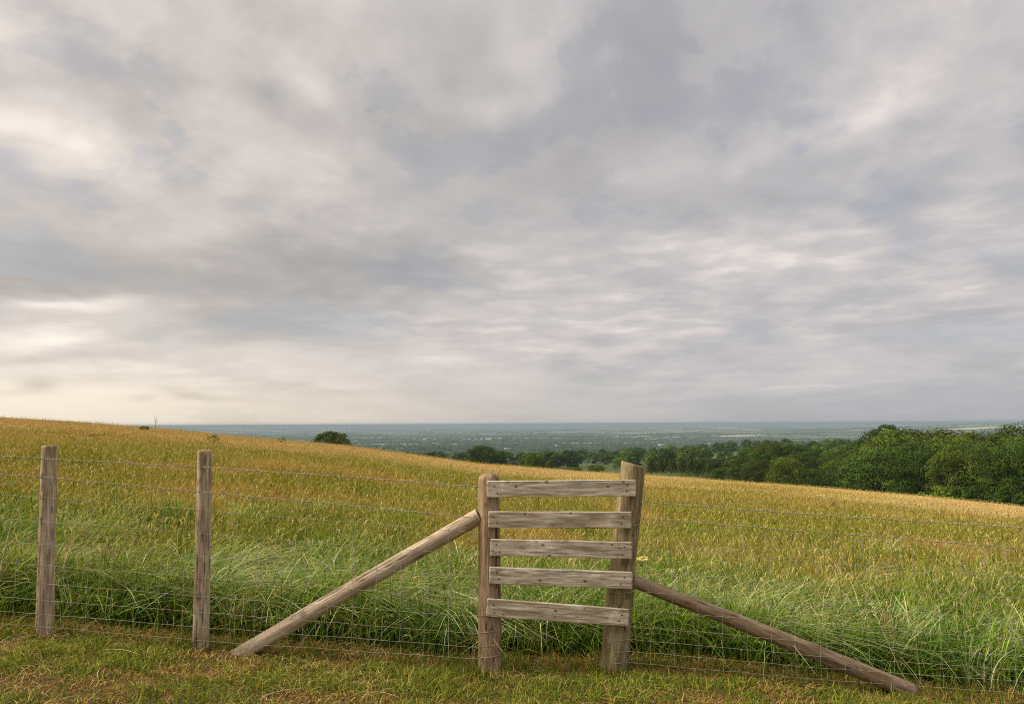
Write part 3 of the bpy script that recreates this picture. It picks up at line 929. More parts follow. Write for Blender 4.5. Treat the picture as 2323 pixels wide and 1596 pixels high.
# ------------------------------------------------------------------ trees
def crown_mesh(name, seed, nl, leaf, lobes=70, wide=.36, low=.05, conical=False, lr=.115, flat=.8, var=.42):
    """foliage of a unit-height tree: leaf-clump faces on many small billows over an uneven envelope"""
    rg = np.random.default_rng(seed)
    V = []; C = []
    per = nl // lobes
    ga = 2.39996
    for k in range(lobes):
        f = (k + .5) / lobes
        zz = 1 - 1.75 * f                               # -0.75 .. 1 over the envelope
        a = k * ga + rg.uniform(-.3, .3)
        s = lr * rg.uniform(.7, 1.35)
        lump = 1.01 - var / 2 + var * vnoise(np.array([math.cos(a) * 1.5 + 7]), np.array([zz * 1.5 + math.sin(a) * 1.5]), seed)[0]
        inn = rg.uniform(.72, 1.0) if rg.random() < .8 else rg.uniform(.3, .65)
        if conical:
            h_ = 1 - f; rad = wide * (f ** .9) * lump * inn; zc = low + (1 - low - s * .5) * (h_ * .97)
        else:
            rad = (wide - s * .6) * math.sqrt(max(0, 1 - zz * zz)) ** .8 * lump * inn
            mid = low + .45 * (1 - low)
            zc = mid + (1 - s * .75 - mid) * zz * inn ** .5 * (.88 + .16 * lump) if zz > 0 else mid + (mid - low - s * .3) * zz / .75
        c = np.array([math.cos(a) * rad, math.sin(a) * rad, zc])
        sz = s * flat
        d = rg.normal(size=(per, 3)); d /= np.linalg.norm(d, axis=1)[:, None]
        d[:, 2] = np.where(d[:, 2] < -.3, -d[:, 2], d[:, 2])
        rr = (1 - .35 * rg.random(per) ** 2.5) * (.85 + .3 * vnoise(d[:, 0] * 2 + k * 7, d[:, 1] * 2 + d[:, 2] * 1.7, seed + k))
        P = c + d * rr[:, None] * np.array([s, s, sz])
        nrm = d + rg.normal(0, .27, (per, 3)); nrm /= np.linalg.norm(nrm, axis=1)[:, None]
        u = np.cross(nrm, rg.normal(size=(per, 3))); u /= np.linalg.norm(u, axis=1)[:, None] + 1e-9
        v = np.cross(nrm, u)
        sz_ = leaf * rg.uniform(.6, 1.3, per)
        q = np.stack([P - u * sz_[:, None] * .5, P + v * sz_[:, None] * .36, P + u * sz_[:, None] * .6, P - v * sz_[:, None] * .36], 1)
        V.append(q.reshape(-1, 3))
        base = np.array([.065, .096, .016]) * rg.uniform(.55, 1.4) * np.array([rg.uniform(.88, 1.14), 1, rg.uniform(.85, 1.15)])
        cc = base[None] * rg.uniform(.87, 1.13, (per, 1))
        C.append(np.repeat(cc, 4, 0))
    V = np.vstack(V); n = len(V) // 4
    return mesh_np(name, V, np.arange(n * 4).reshape(-1, 4), None, M_LEAF, False, cols=np.vstack(C))


def trunk_mesh(name, seed, th=.62, limbs=7, r=.022, straight=False):
    rg = np.random.default_rng(seed); mb = MB()
    n = 9; z = np.linspace(-.04, th, n)
    P = np.stack([np.cumsum(rg.normal(0, .004, n)), np.cumsum(rg.normal(0, .004, n)), z], -1)
    if straight: P[:, :2] *= .3
    mb.tube(P, np.linspace(r * 1.25, r * .35, n), 9)
    for k in range(limbs):
        f = rg.uniform(.35, .95); i = f * (n - 1); a = P[int(i)]
        an = k * 2.4; L = rg.uniform(.14, .28)
        q = np.linspace(0, 1, 6)
        B = a + np.stack([np.cos(an) * L * q, np.sin(an) * L * q, L * (.35 * q + .5 * q ** 2)], -1) + rg.normal(0, .004, (6, 3)) * q[:, None]
        mb.tube(B, np.linspace(r * .5, r * .12, 6), 6)
    return mb.mesh(name, M_BARK, True)


CROWN = [crown_mesh('crown', 100 + k, 22000, .0195, 70 + 6 * k, .40 + .04 * (k % 3), .01 + .03 * (k % 2), lr=.12 + .014 * (k % 3)) for k in range(6)]
TRUNK = [trunk_mesh('trunk', 200 + k) for k in range(6)]
PCROWN = [crown_mesh('pine_crown', 130 + k, 6000, .030, 60, .34, .08, True, lr=.085, flat=.55) for k in range(2)]
PTRUNK = [trunk_mesh('pine_trunk', 230 + k, .9, 10, .02, True) for k in range(2)]
FCROWN = [crown_mesh('crown', 150 + k, 1800, .07, 26, .48, .0, lr=.17) for k in range(4)]
FTRUNK = trunk_mesh('trunk', 260, .5, 3, .025)
SHRUB = [crown_mesh('shrub_foliage', 170 + k, 3400, .07, 34, .60, .0, lr=.17) for k in range(3)]
SPARSE = crown_mesh('shrub_foliage', 190, 900, .055, 30, .55, .0, lr=.12)
SSTEM = trunk_mesh('shrub_stem', 270, .6, 8, .02)


def tree(name, x, y, h, crown, trunk, colr, label, cat, group=None, wide=1.0, z=None, crown_name='crown', trunk_name='trunk'):
    z = gz(x, y) if z is None else z
    o = empty(name, (x, y, z), label, cat, group, random.uniform(0, 6.28))
    c = obj(crown_name, crown, o); c.scale = (h * wide, h * wide, h); c.color = (*colr, 1)
    if trunk is not None:
        t = obj(trunk_name, trunk, o); t.scale = (h, h, h)
    return o


def jit(c, a=.18):
    k = random.uniform(1 - a, 1 + a)
    return (c[0] * k * random.uniform(.93, 1.07), c[1] * k, c[2] * k * random.uniform(.9, 1.1))


def at_dist(px, D):
    a, _ = azel(px, 1000); return D * math.sin(a), D * math.cos(a)


def top_z(px, py, D):
    _, e = azel(px, py); return EYE + e * D


# --- the near wood: canopy outline (pixel column -> top row), front edge distance
TOP = [(1440, 1052), (1500, 1040), (1560, 1030), (1617, 1045), (1673, 1030), (1729, 1005), (1777, 999), (1853, 1016), (1893, 1022), (1953, 1000),
       (1995, 980), (2029, 963), (2065, 975), (2105, 961), (2150, 972), (2173, 968), (2215, 974), (2269, 957), (2313, 968), (2400, 960), (2600, 950)]
FRONT = [(1440, 290), (1560, 262), (1700, 222), (1900, 184), (2100, 158), (2322, 138), (2600, 122)]
tpx = [p[0] for p in TOP]; tpy = [p[1] for p in TOP]; fpx = [p[0] for p in FRONT]; fd = [p[1] for p in FRONT]
ORD = ['', 'second ', 'third ', 'fourth ', 'fifth ', 'sixth ', 'seventh ', 'eighth ', 'ninth ', 'tenth ', 'eleventh ', 'twelfth ', 'thirteenth ', 'fourteenth ',
       'fifteenth ', 'sixteenth ', 'seventeenth ', 'eighteenth ', 'nineteenth ', 'twentieth ']
OAK = (.85, .95, .8); DARK = (.62, .72, .62); BRIGHT = (1.3, 1.28, .95); OLIVE = (.86, .80, .65)
SHADE = {'mid green': OAK, 'dark green': DARK, 'bright green': BRIGHT, 'olive green': OLIVE}


def near_wood():
    rows = [(1.0, 44, .92, 'front'), (1.09, 26, .95, 'inner'), (1.2, 12, 1.0, 'inner'), (1.33, 3, 1.05, 'skyline'), (1.5, 6, 1.05, 'deep')]
    for ri, (kd, drop, kw, rowname) in enumerate(rows):
        px = 1475 + ri * 17
        seq = []
        while px < 2560:
            D = float(np.interp(px, fpx, fd)) * kd * random.uniform(.98, 1.03)
            x, y = at_dist(px, D)
            g = gz(x, y)
            tp = float(np.interp(px, tpx, tpy)) + drop * random.uniform(.6, 1.3) * (.55 + .45 * min(1, max(0, (px - 1600) / 500)))
            h = max(6.0, top_z(px, tp, D) - g)
            if rowname == 'skyline': h *= random.uniform(.98, 1.06)
            seq.append((px, x, y, g, h))
            px += (h * .62 + 1.0) / D * F * random.uniform(.8, 1.2) * (1.12 if px > 1610 else .8)
        vis = [s for s in seq if s[0] < 2322]
        for i, (px, x, y, g, h) in enumerate(seq):
            sh = random.choices(list(SHADE), (4, 4, 2.2 if rowname == 'front' else 1.0, 2 if rowname != 'front' else .8))[0]
            if rowname == 'skyline' and px > 1990: sh = random.choice(['dark green', 'olive green'])
            if rowname == 'front' and 2225 < px < 2275: sh = 'bright green'
            if px < 1610 and rowname != 'deep':
                k = len(SEEN_PINE); SEEN_PINE.append(1)
                tree('pine_tree', x, y, h * random.uniform(.9, 1.08), PCROWN[k % 2], PTRUNK[k % 2], jit((.75, .72, .6)),
                     'dark brownish pine in the clump at the narrow end of the near wood', 'tree', 'pines at the end of the near wood', .9)
                continue
            if rowname == 'front' and px < 2322:
                n = len([s for s in vis if s[0] > px])
                lab = f'{sh} tree, {ORD[n]}from the right in the front row of the near wood'.replace(', from the right in', ' at the right end of')
            elif rowname == 'skyline' and px < 2322:
                n = len([s for s in vis if s[0] > px])
                lab = f'{sh} tree topping the near wood, {ORD[n]}from the right in its skyline row'.replace(', from the right in', ' at the right end of')
            else:
                lab = 'leafy tree packed inside the near wood between its front and its skyline'
            grp = {'front': 'front row of the near wood', 'skyline': 'skyline row of the near wood'}.get(rowname if px < 2322 else '', 'trees inside the near wood')
            tree('broadleaf_tree', x, y, h, random.choice(CROWN), random.choice(TRUNK), jit(SHADE[sh]), lab, 'tree', grp, kw * random.uniform(1.0, 1.35) * (1.0 if h > 10 else 1.2))
    # low bushes along the field edge
    px = 1600
    while px < 2500:
        D = float(np.interp(px, fpx, fd)) * random.uniform(.945, .965)
        x, y = at_dist(px, D); h = random.uniform(2.6, 5.0)
        tree('shrub', x, y, h, random.choice(SHRUB), SSTEM, jit(random.choice([OAK, DARK, DARK, BRIGHT])), 'low leafy bush at the foot of the near wood along the field edge', 'shrub',
             'bushes along the foot of the near wood', random.uniform(.8, 1.1), crown_name='foliage', trunk_name='stem')
        px += h * .85 / D * F * random.uniform(.7, 1.2)


SEEN_PINE = []
near_wood()

# bright bush in front of the wood
x, y = at_dist(2150, 146)
tree('shrub', x, y, top_z(2150, 1098, 146) - gz(x, y), SHRUB[1], SSTEM, (1.9, 1.9, 1.0), 'bright yellow-green bush standing out at the foot of the near wood', 'shrub', crown_name='foliage', trunk_name='stem')

# trees peeping over the brow of the field
def peep(px, top, D, wpx, shade, label, cm=0, kind='broadleaf_tree'):
    x, y = at_dist(px, D); g = gz(x, y); h = top_z(px, top, D) - g
    wide = (wpx / F * D) / (h * .95)
    tree(kind, x, y, h, CROWN[cm], TRUNK[cm], shade, label, 'tree', None, wide)


x, y = at_dist(750, 128); _h = top_z(750, 977, 128) - gz(x, y)
tree('broadleaf_tree', x, y, _h, crown_mesh('crown', 311, 9000, .04, 80, .60, .0, lr=.14, var=.30), TRUNK[0], (.95, .98, .8), 'lone domed dark green tree rising over the brow of the field', 'tree', None, (75 / F * 128) / (_h * 1.12))
peep(786, 1000, 180, 46, (.8, .85, .7), 'small dark bushy tree hugging the right foot of the lone domed tree', 1)
peep(1092, 1006, 270, 82, (.62, .66, .6), 'broad dark tree over the brow just above the domed gate post', 2)
peep(1135, 1022, 300, 34, (.7, .8, .75), 'small dusky tree beside the broad dark one over the brow', 3)
peep(1210, 1020, 215, 58, (1.15, 1.2, .8), 'bright green domed tree over the brow above the timber panel', 4)
peep(1245, 1041, 225, 26, (1.0, 1.05, .8), 'low green tree close on the right of the bright domed tree', 5)
peep(1405, 1036, 420, 40, (1.5, 1.65, 1.6), 'pale grey-green willow over the brow beside the leaning post', 1)
peep(1352, 1052, 330, 50, (1.25, 1.4, 1.1), 'pale green willow low over the brow above the top rail', 3)
peep(1300, 1057, 300, 46, (.9, 1.05, .75), 'low mid green tree on the brow above the top rail', 2)
peep(1478, 1046, 310, 36, (.8, .9, .75), 'mid green tree just behind the top of the leaning post', 0)


# --- the second wood and the trees of the valley
def far_trees():
    for k in range(210):
        px = 1270 + 700 * random.random() ** .85
        fx = (px - 1270) / 700
        D = random.uniform(430, 1040) if k % 3 else random.uniform(430, 640)
        if 1605 < px < 1700 and 500 < D < 650: continue
        if px < 1470 and D < 700 and (px < 1400 or k % 2): continue
        x, y = at_dist(px, D); h = random.uniform(9, 14) * (.8 + .2 * min(1, D / 700))
        c = jit(random.choice([(.8, .92, .8), (.7, .85, .75), (1.0, 1.08, .9), (1.25, 1.35, 1.1)]), .2)
        tree('woodland_tree', x, y, h, FCROWN[k % 4], FTRUNK if k % 3 == 0 else None, c, 'rounded green tree of the far wood on the spur below the plain', 'tree',
             'trees of the far wood on the spur', random.uniform(.9, 1.2))
    for k in range(300):
        px = random.uniform(640, 1420)
        D = 520 + 1900 * random.random() ** 1.5
        if fbm(np.array([px / 90.]), np.array([D / 260.]), 5)[0] < .40: continue
        x, y = at_dist(px, D); h = random.uniform(8, 15)
        c = jit(random.choice([(.7, .82, .7), (.62, .75, .65), (.85, .95, .85), (1.3, 1.45, 1.3)]), .15)
        tree('valley_tree', x, y, h, FCROWN[k % 4], None, c, 'dusky tree standing among the valley fields beyond the brow', 'tree', 'trees among the valley fields', random.uniform(1.0, 1.5))


far_trees()


def countryside():
    """hedgerows, hedge trees and copses of the plain: countless, one mass"""
    rg = np.random.default_rng(5)
    mb_V = []; mb_Q = []; mb_T = []; n = 0; C = []
    def dist(N, a, b): return np.exp(rg.uniform(math.log(a), math.log(b), N))
    for i in range(1500):
        D = float(dist(1, 1000, 16000)[0]); ph = rg.uniform(R(-42), R(42))
        cx, cy = D * math.sin(ph), D * math.cos(ph)
        a = .35 + (0 if rg.random() < .7 else math.pi / 2) - .2 + rg.normal(0, .10)
        L = rg.uniform(220, 850); ns = int(L / 22) + 2
        s = np.linspace(-L / 2, L / 2, ns)
        X = cx + np.cos(a) * s + rg.normal(0, 1.2, ns); Y = cy + np.sin(a) * s + rg.normal(0, 1.2, ns)
        Z = ground(X, Y); H = rg.uniform(2.0, 3.8) * rg.uniform(.6, 1.6, ns) + 5 * (rg.random(ns) < .12); W = 1.6 + H * .25
        nx, ny = -math.sin(a), math.cos(a)
        P = np.stack([np.stack([X - nx * W, Y - ny * W, Z - .5], -1), np.stack([X - nx * W * .7, Y - ny * W * .7, Z + H], -1),
                      np.stack([X + nx * W * .7, Y + ny * W * .7, Z + H], -1), np.stack([X + nx * W, Y + ny * W, Z - .5], -1)], 1)
        q = np.arange(ns - 1)[:, None] * 4 + np.arange(3)[None]
        mb_V.append(P.reshape(-1, 3)); mb_Q.append(np.stack([q, q + 1, q + 5, q + 4], -1).reshape(-1, 4) + n); n += ns * 4
        C.append(np.tile(np.array([.035, .06, .022]) * rg.uniform(.8, 1.3), (ns * 4, 1)))
    # trees as small faceted clumps
    ph_ = (1 + 5 ** .5) / 2
    ico = np.array([(-1, ph_, 0), (1, ph_, 0), (-1, -ph_, 0), (1, -ph_, 0), (0, -1, ph_), (0, 1, ph_), (0, -1, -ph_), (0, 1, -ph_), (ph_, 0, -1), (ph_, 0, 1), (-ph_, 0, -1), (-ph_, 0, 1)]) / 1.9
    it = np.array([(0, 11, 5), (0, 5, 1), (0, 1, 7), (0, 7, 10), (0, 10, 11), (1, 5, 9), (5, 11, 4), (11, 10, 2), (10, 7, 6), (7, 1, 8), (3, 9, 4), (3, 4, 2), (3, 2, 6), (3, 6, 8), (3, 8, 9), (4, 9, 5), (2, 4, 11), (6, 2, 10), (8, 6, 7), (9, 8, 1)])
    N = 5000
    D = dist(N, 1000, 17000); ph = rg.uniform(R(-42), R(42), N)
    X = D * np.sin(ph); Y = D * np.cos(ph)
    keep = fbm(X / 500, Y / 350, 71, 3) + .22 * (rg.random(N) - .5) > .54
    X, Y = X[keep], Y[keep]; N = len(X)
    for q in range(85):                                # copses and long belts of trees
        D0 = math.exp(rg.uniform(math.log(1300), math.log(9500))); p0 = rg.uniform(R(-42), R(42)); m_ = int(rg.uniform(40, 130))
        lx = rg.uniform(120, 420); ly = rg.uniform(25, 90); an = rg.normal(.1, .25)
        u = rg.uniform(-1, 1, m_) * lx; w_ = rg.normal(0, .5, m_) * ly
        X = np.concatenate([X, D0 * math.sin(p0) + u * math.cos(an) - w_ * math.sin(an)]); Y = np.concatenate([Y, D0 * math.cos(p0) + u * math.sin(an) + w_ * math.cos(an)])
    N = len(X)
    Z = ground(X, Y); r_ = rg.uniform(3.5, 7.5, N)
    P = ico[None] * rg.uniform(.75, 1.25, (N, 12, 1)) * r_[:, None, None] * np.array([1.15, 1.15, .95]) + np.stack([X, Y, Z + r_ * .7], -1)[:, None]
    mb_V.append(P.reshape(-1, 3)); mb_T.append((it[None] + np.arange(N)[:, None, None] * 12).reshape(-1, 3) + n)
    C.append(np.repeat(np.array([.04, .065, .025])[None] * rg.uniform(.7, 1.4, (N, 1)), 12, 0))
    m, g, out = material('hedge_foliage')
    c = g.new('ShaderNodeAttribute', attribute_name='tint').outputs['Color']
    principled(g, out, c, .9, .1)
    o = obj('distant_hedgerows', mesh_np('distant_hedgerows', np.vstack(mb_V), np.vstack(mb_Q), np.vstack(mb_T), m, False, cols=np.vstack(C)))
    tag(o, 'countless hedgerows and hedge trees dividing the hazy plain', 'hedgerows', kind='stuff')


countryside()

# pale farmhouses on the plain
M_WALL = simple_mat('lime_render', (.78, .74, .68), .8, var=.06)
M_ROOF = simple_mat('slate_roof', (.22, .19, .18), .8)


def house(x, y, w, d, h, rz, label, group):
    o = empty('farmhouse', (x, y, gz(x, y)), label, 'house', group, rz)
    a, b = w / 2, d / 2
    V = [(-a, -b, -.5), (a, -b, -.5), (a, b, -.5), (-a, b, -.5), (-a, -b, h), (a, -b, h), (a, b, h), (-a, b, h), (-a, 0, h + d * .42), (a, 0, h + d * .42)]
    obj('wall', mesh_np('wall', V, [(0, 1, 5, 4), (2, 3, 7, 6), (1, 2, 6, 5), (3, 0, 4, 7)], [(5, 6, 9), (7, 4, 8)], M_WALL), o)
    e = .4; z0 = h - .2; zr = h + d * .42 + .12
    V = [(-a - e, -b - e, z0), (a + e, -b - e, z0), (a + e, 0, zr), (-a - e, 0, zr), (-a - e, b + e, z0), (a + e, b + e, z0)]
    V = V + [(p[0], p[1], p[2] + .25) for p in V]
    obj('roof', mesh_np('roof', V, [(0, 3, 2, 1), (3, 4, 5, 2), (6, 7, 8, 9), (9, 8, 11, 10), (0, 1, 7, 6), (4, 10, 11, 5), (0, 6, 9, 3), (3, 9, 10, 4), (1, 2, 8, 7), (2, 5, 11, 8)], None, M_ROOF), o)
    return o


for k, (px, D, w) in enumerate([(872, 3300, 22), (900, 3150, 16), (918, 3420, 18), (985, 3600, 26), (1012, 3800, 18), (1150, 2500, 20), (1262, 3000, 17), (1500, 2900, 24), (1610, 3500, 20), (1655, 3900, 26)]):
    x, y = at_dist(px, D)
    house(x, y, w, 8, 5.5, random.uniform(-.4, .4), 'tiny pale farmhouse far off among the plain fields', 'farmhouses on the plain')


# ------------------------------------------------------------------ small plants
def plant(name, px, py_base, Y, h, w, colr, label, cat, cm=0, wide=1.0):  # cm 3: sparse
    x, y = hit(px, py_base, .2)
    h = h * math.hypot(x, y) / Y
    return tree(name, x, y, h, (SHRUB + [SPARSE])[cm], SSTEM, colr, label, cat, None, wide, crown_name='foliage', trunk_name='stem')


plant('shrub', 486, 1000, 60, .95, 2, (1.5, 1.25, .7), 'spindly green bush by itself in the straw field above the second post', 'shrub', 3, 1.1)
plant('shrub', 205, 984, 60, .36, 2, (1.2, 1.0, .6), 'low dark scrub clump in the straw field above the leftmost post', 'shrub', 3, 2.2)
plant('shrub', 328, 969, 100, .5, 2, (1.4, 1.25, .7), 'flat little green bush on the skyline beside the dead sapling', 'shrub', 2, 2.0)
plant('shrub', 640, 998, 100, .8, 2, (2.2, 2.0, 1.0), 'pale yellow-green bush poking above the brow beside the lone domed tree', 'shrub', 3, 1.5)
plant('shrub', 1890, 1144, 40, .5, 1, (2.6, 1.3, .6), 'rusty brown dock clump in the pale straw slope', 'weed', 1, .45)


def dead_stalk_skyline():
    x, y = at_dist(351, 99.5); z = gz(x, y)
    mb = MB()
    mb.tube([(0, 0, -.1), (.02, 0, .6), (.0, 0, 1.0), (.04, 0, 1.7)], [.03, .026, .02, .01], 6)
    for k, (zz, a) in enumerate(((.6, .5), (.75, 2.8), (.9, .3), (1.1, 3.4))):
        mb.tube([(0, 0, zz), (math.cos(a) * .16, math.sin(a) * .1, zz + .22), (math.cos(a) * .2, math.sin(a) * .1, zz + .42)], [.018, .015, .01], 5)
    o = obj('dead_sapling', mb.mesh('dead_sapling', M_BARK, True)); o.location = (x, y, z)
    tag(o, 'thin dark dead sapling standing upright on the skyline', 'dead sapling')


dead_stalk_skyline()


def stalk(name, pts, r, mat, label, cat, head=0):
    base = Vector(pts[0]); mb = MB()
    P = [Vector(p) - base for p in pts]
    n = 14; t = np.linspace(0, 1, n)
    A0, A1, A2 = (np.array(P[0]), 2 * np.array(P[1]) - .5 * np.array(P[0]) - .5 * np.array(P[2]), np.array(P[2]))
    Q = (1 - t)[:, None] ** 2 * A0 + (2 * t * (1 - t))[:, None] * A1 + t[:, None] ** 2 * A2
    Q[1:-1] += np.random.default_rng(3).normal(0, .0008, (n - 2, 3))
    mb.tube(Q, np.linspace(r, r * .45, n), 6)
    if head:
        rg = np.random.default_rng(9)
        for q in range(head):
            f = .72 + .28 * q / head; c = np.array([np.interp(f, t, Q[:, i]) for i in range(3)])
            d = rg.normal(0, .018, 3); d[2] = abs(d[2]) * .8
            mb.tube([c, c + d * .6, c + d], [.0012, .003, .001], 5)
    o = obj(name, mb.mesh(name, mat, True)); o.location = base
    return tag(o, label, cat)


stalk('dead_stalk', [at(-8, 1340, 4.12), at(8, 1260, 4.12), at(28, 1180, 4.14)], .006, M_STALK, 'dry brown weed stalk leaning against the wires left of the first post', 'stalk')
for k, (a, b, c, lab) in enumerate([((235, 1473), (275, 1472), (318, 1484), 'long pale straw lying on the turf below the two slim posts'),
                                    ((590, 1585), (625, 1568), (690, 1559), 'pale straw wisp on the turf below the left brace'),
                                    ((820, 1585), (850, 1568), (905, 1580), 'curled pale straw on the turf left of the domed gate post')]):
    def on(p):
        d = ray(*p); s = 3.0
        for _ in range(60):
            q = Vector((0, 0, EYE)) + d * s
            s -= (gz(q.x, q.y) + .05 - q.z) / (-d.z + 1e-6) * -1 * -.9 if False else 0
            s += (q.z - gz(q.x, q.y) - .05) / max(.05, -d.z)
        return Vector((0, 0, EYE)) + d * s
    stalk('straw', [on(a), on(b), on(c)], .0018, M_STRAW, lab, 'straw')
stalk('dead_stalk', [at(2056, 1548, 4.42), at(2015, 1460, 4.45), at(1975, 1368, 4.5)], .0022, M_STRAW, 'thin pale stalk leaning in the long grass above the foot of the right brace', 'stalk', 10)


def hogweed(px, py, Y, label):
    p = at(px, py, Y); g = gz(p.x, p.y); H = p.z - g
    o = empty('flower', (p.x, p.y, g), label, 'flower')
    mb = MB(); mb.tube([(0, 0, 0), (.01, 0, H * .5), (0, 0, H)], [.005, .004, .003], 6)
    rg = np.random.default_rng(4)
    fl_ = MB()
    for k in range(13):
        a = k * 2.4; r_ = .05 * math.sqrt(k / 13.)
        e = np.array([math.cos(a) * r_, math.sin(a) * r_, H + .03 + rg.uniform(-.008, .006)])
        mb.tube([(0, 0, H - .02), e], .0013, 4)
        for q in range(7):
            c = e + rg.normal(0, .007, 3) * [1, 1, .5]
            fl_.tube([c + [0, 0, -.003], c, c + [0, 0, .003]], [.002, .005, .002], 6)
    obj('stem', mb.mesh('stem', simple_mat('green_stem', (.16, .2, .06)), True), o)
    obj('flower_head', fl_.mesh('flower_head', simple_mat('cream_petal', (.66, .56, .16), .7), True), o)


hogweed(1455, 1278, 4.62, 'cream yellow flower head growing right beside the leaning gate post')

# ------------------------------------------------------------------ air
def haze():
    zt = 12.0; zb = float(min(-140.0, -125.0))
    S = 46500.0
    V = [(x, y, z) for z in (zb, zt) for x, y in ((-S, -S), (S, -S), (S, S), (-S, S))]
    Q = [(0, 3, 2, 1), (4, 5, 6, 7), (0, 1, 5, 4), (1, 2, 6, 5), (2, 3, 7, 6), (3, 0, 4, 7)]
    m, g, out = material('haze')
    pv = g.new('ShaderNodeVolumePrincipled')
    pv.inputs['Color'].default_value = (.36, .46, .535, 1)
    pv.inputs['Density'].default_value = 1.2e-4
    pv.inputs['Anisotropy'].default_value = .0
    g.l.new(pv.outputs[0], out.inputs['Volume'])
    o = obj('haze', mesh_np('haze', V, Q, None, m))
    tag(o, 'blue haze softening the far plain', 'haze', kind='stuff')


haze()

# ------------------------------------------------------------------ sky and sun
SUN_AZ, SUN_EL = R(-92), R(34)


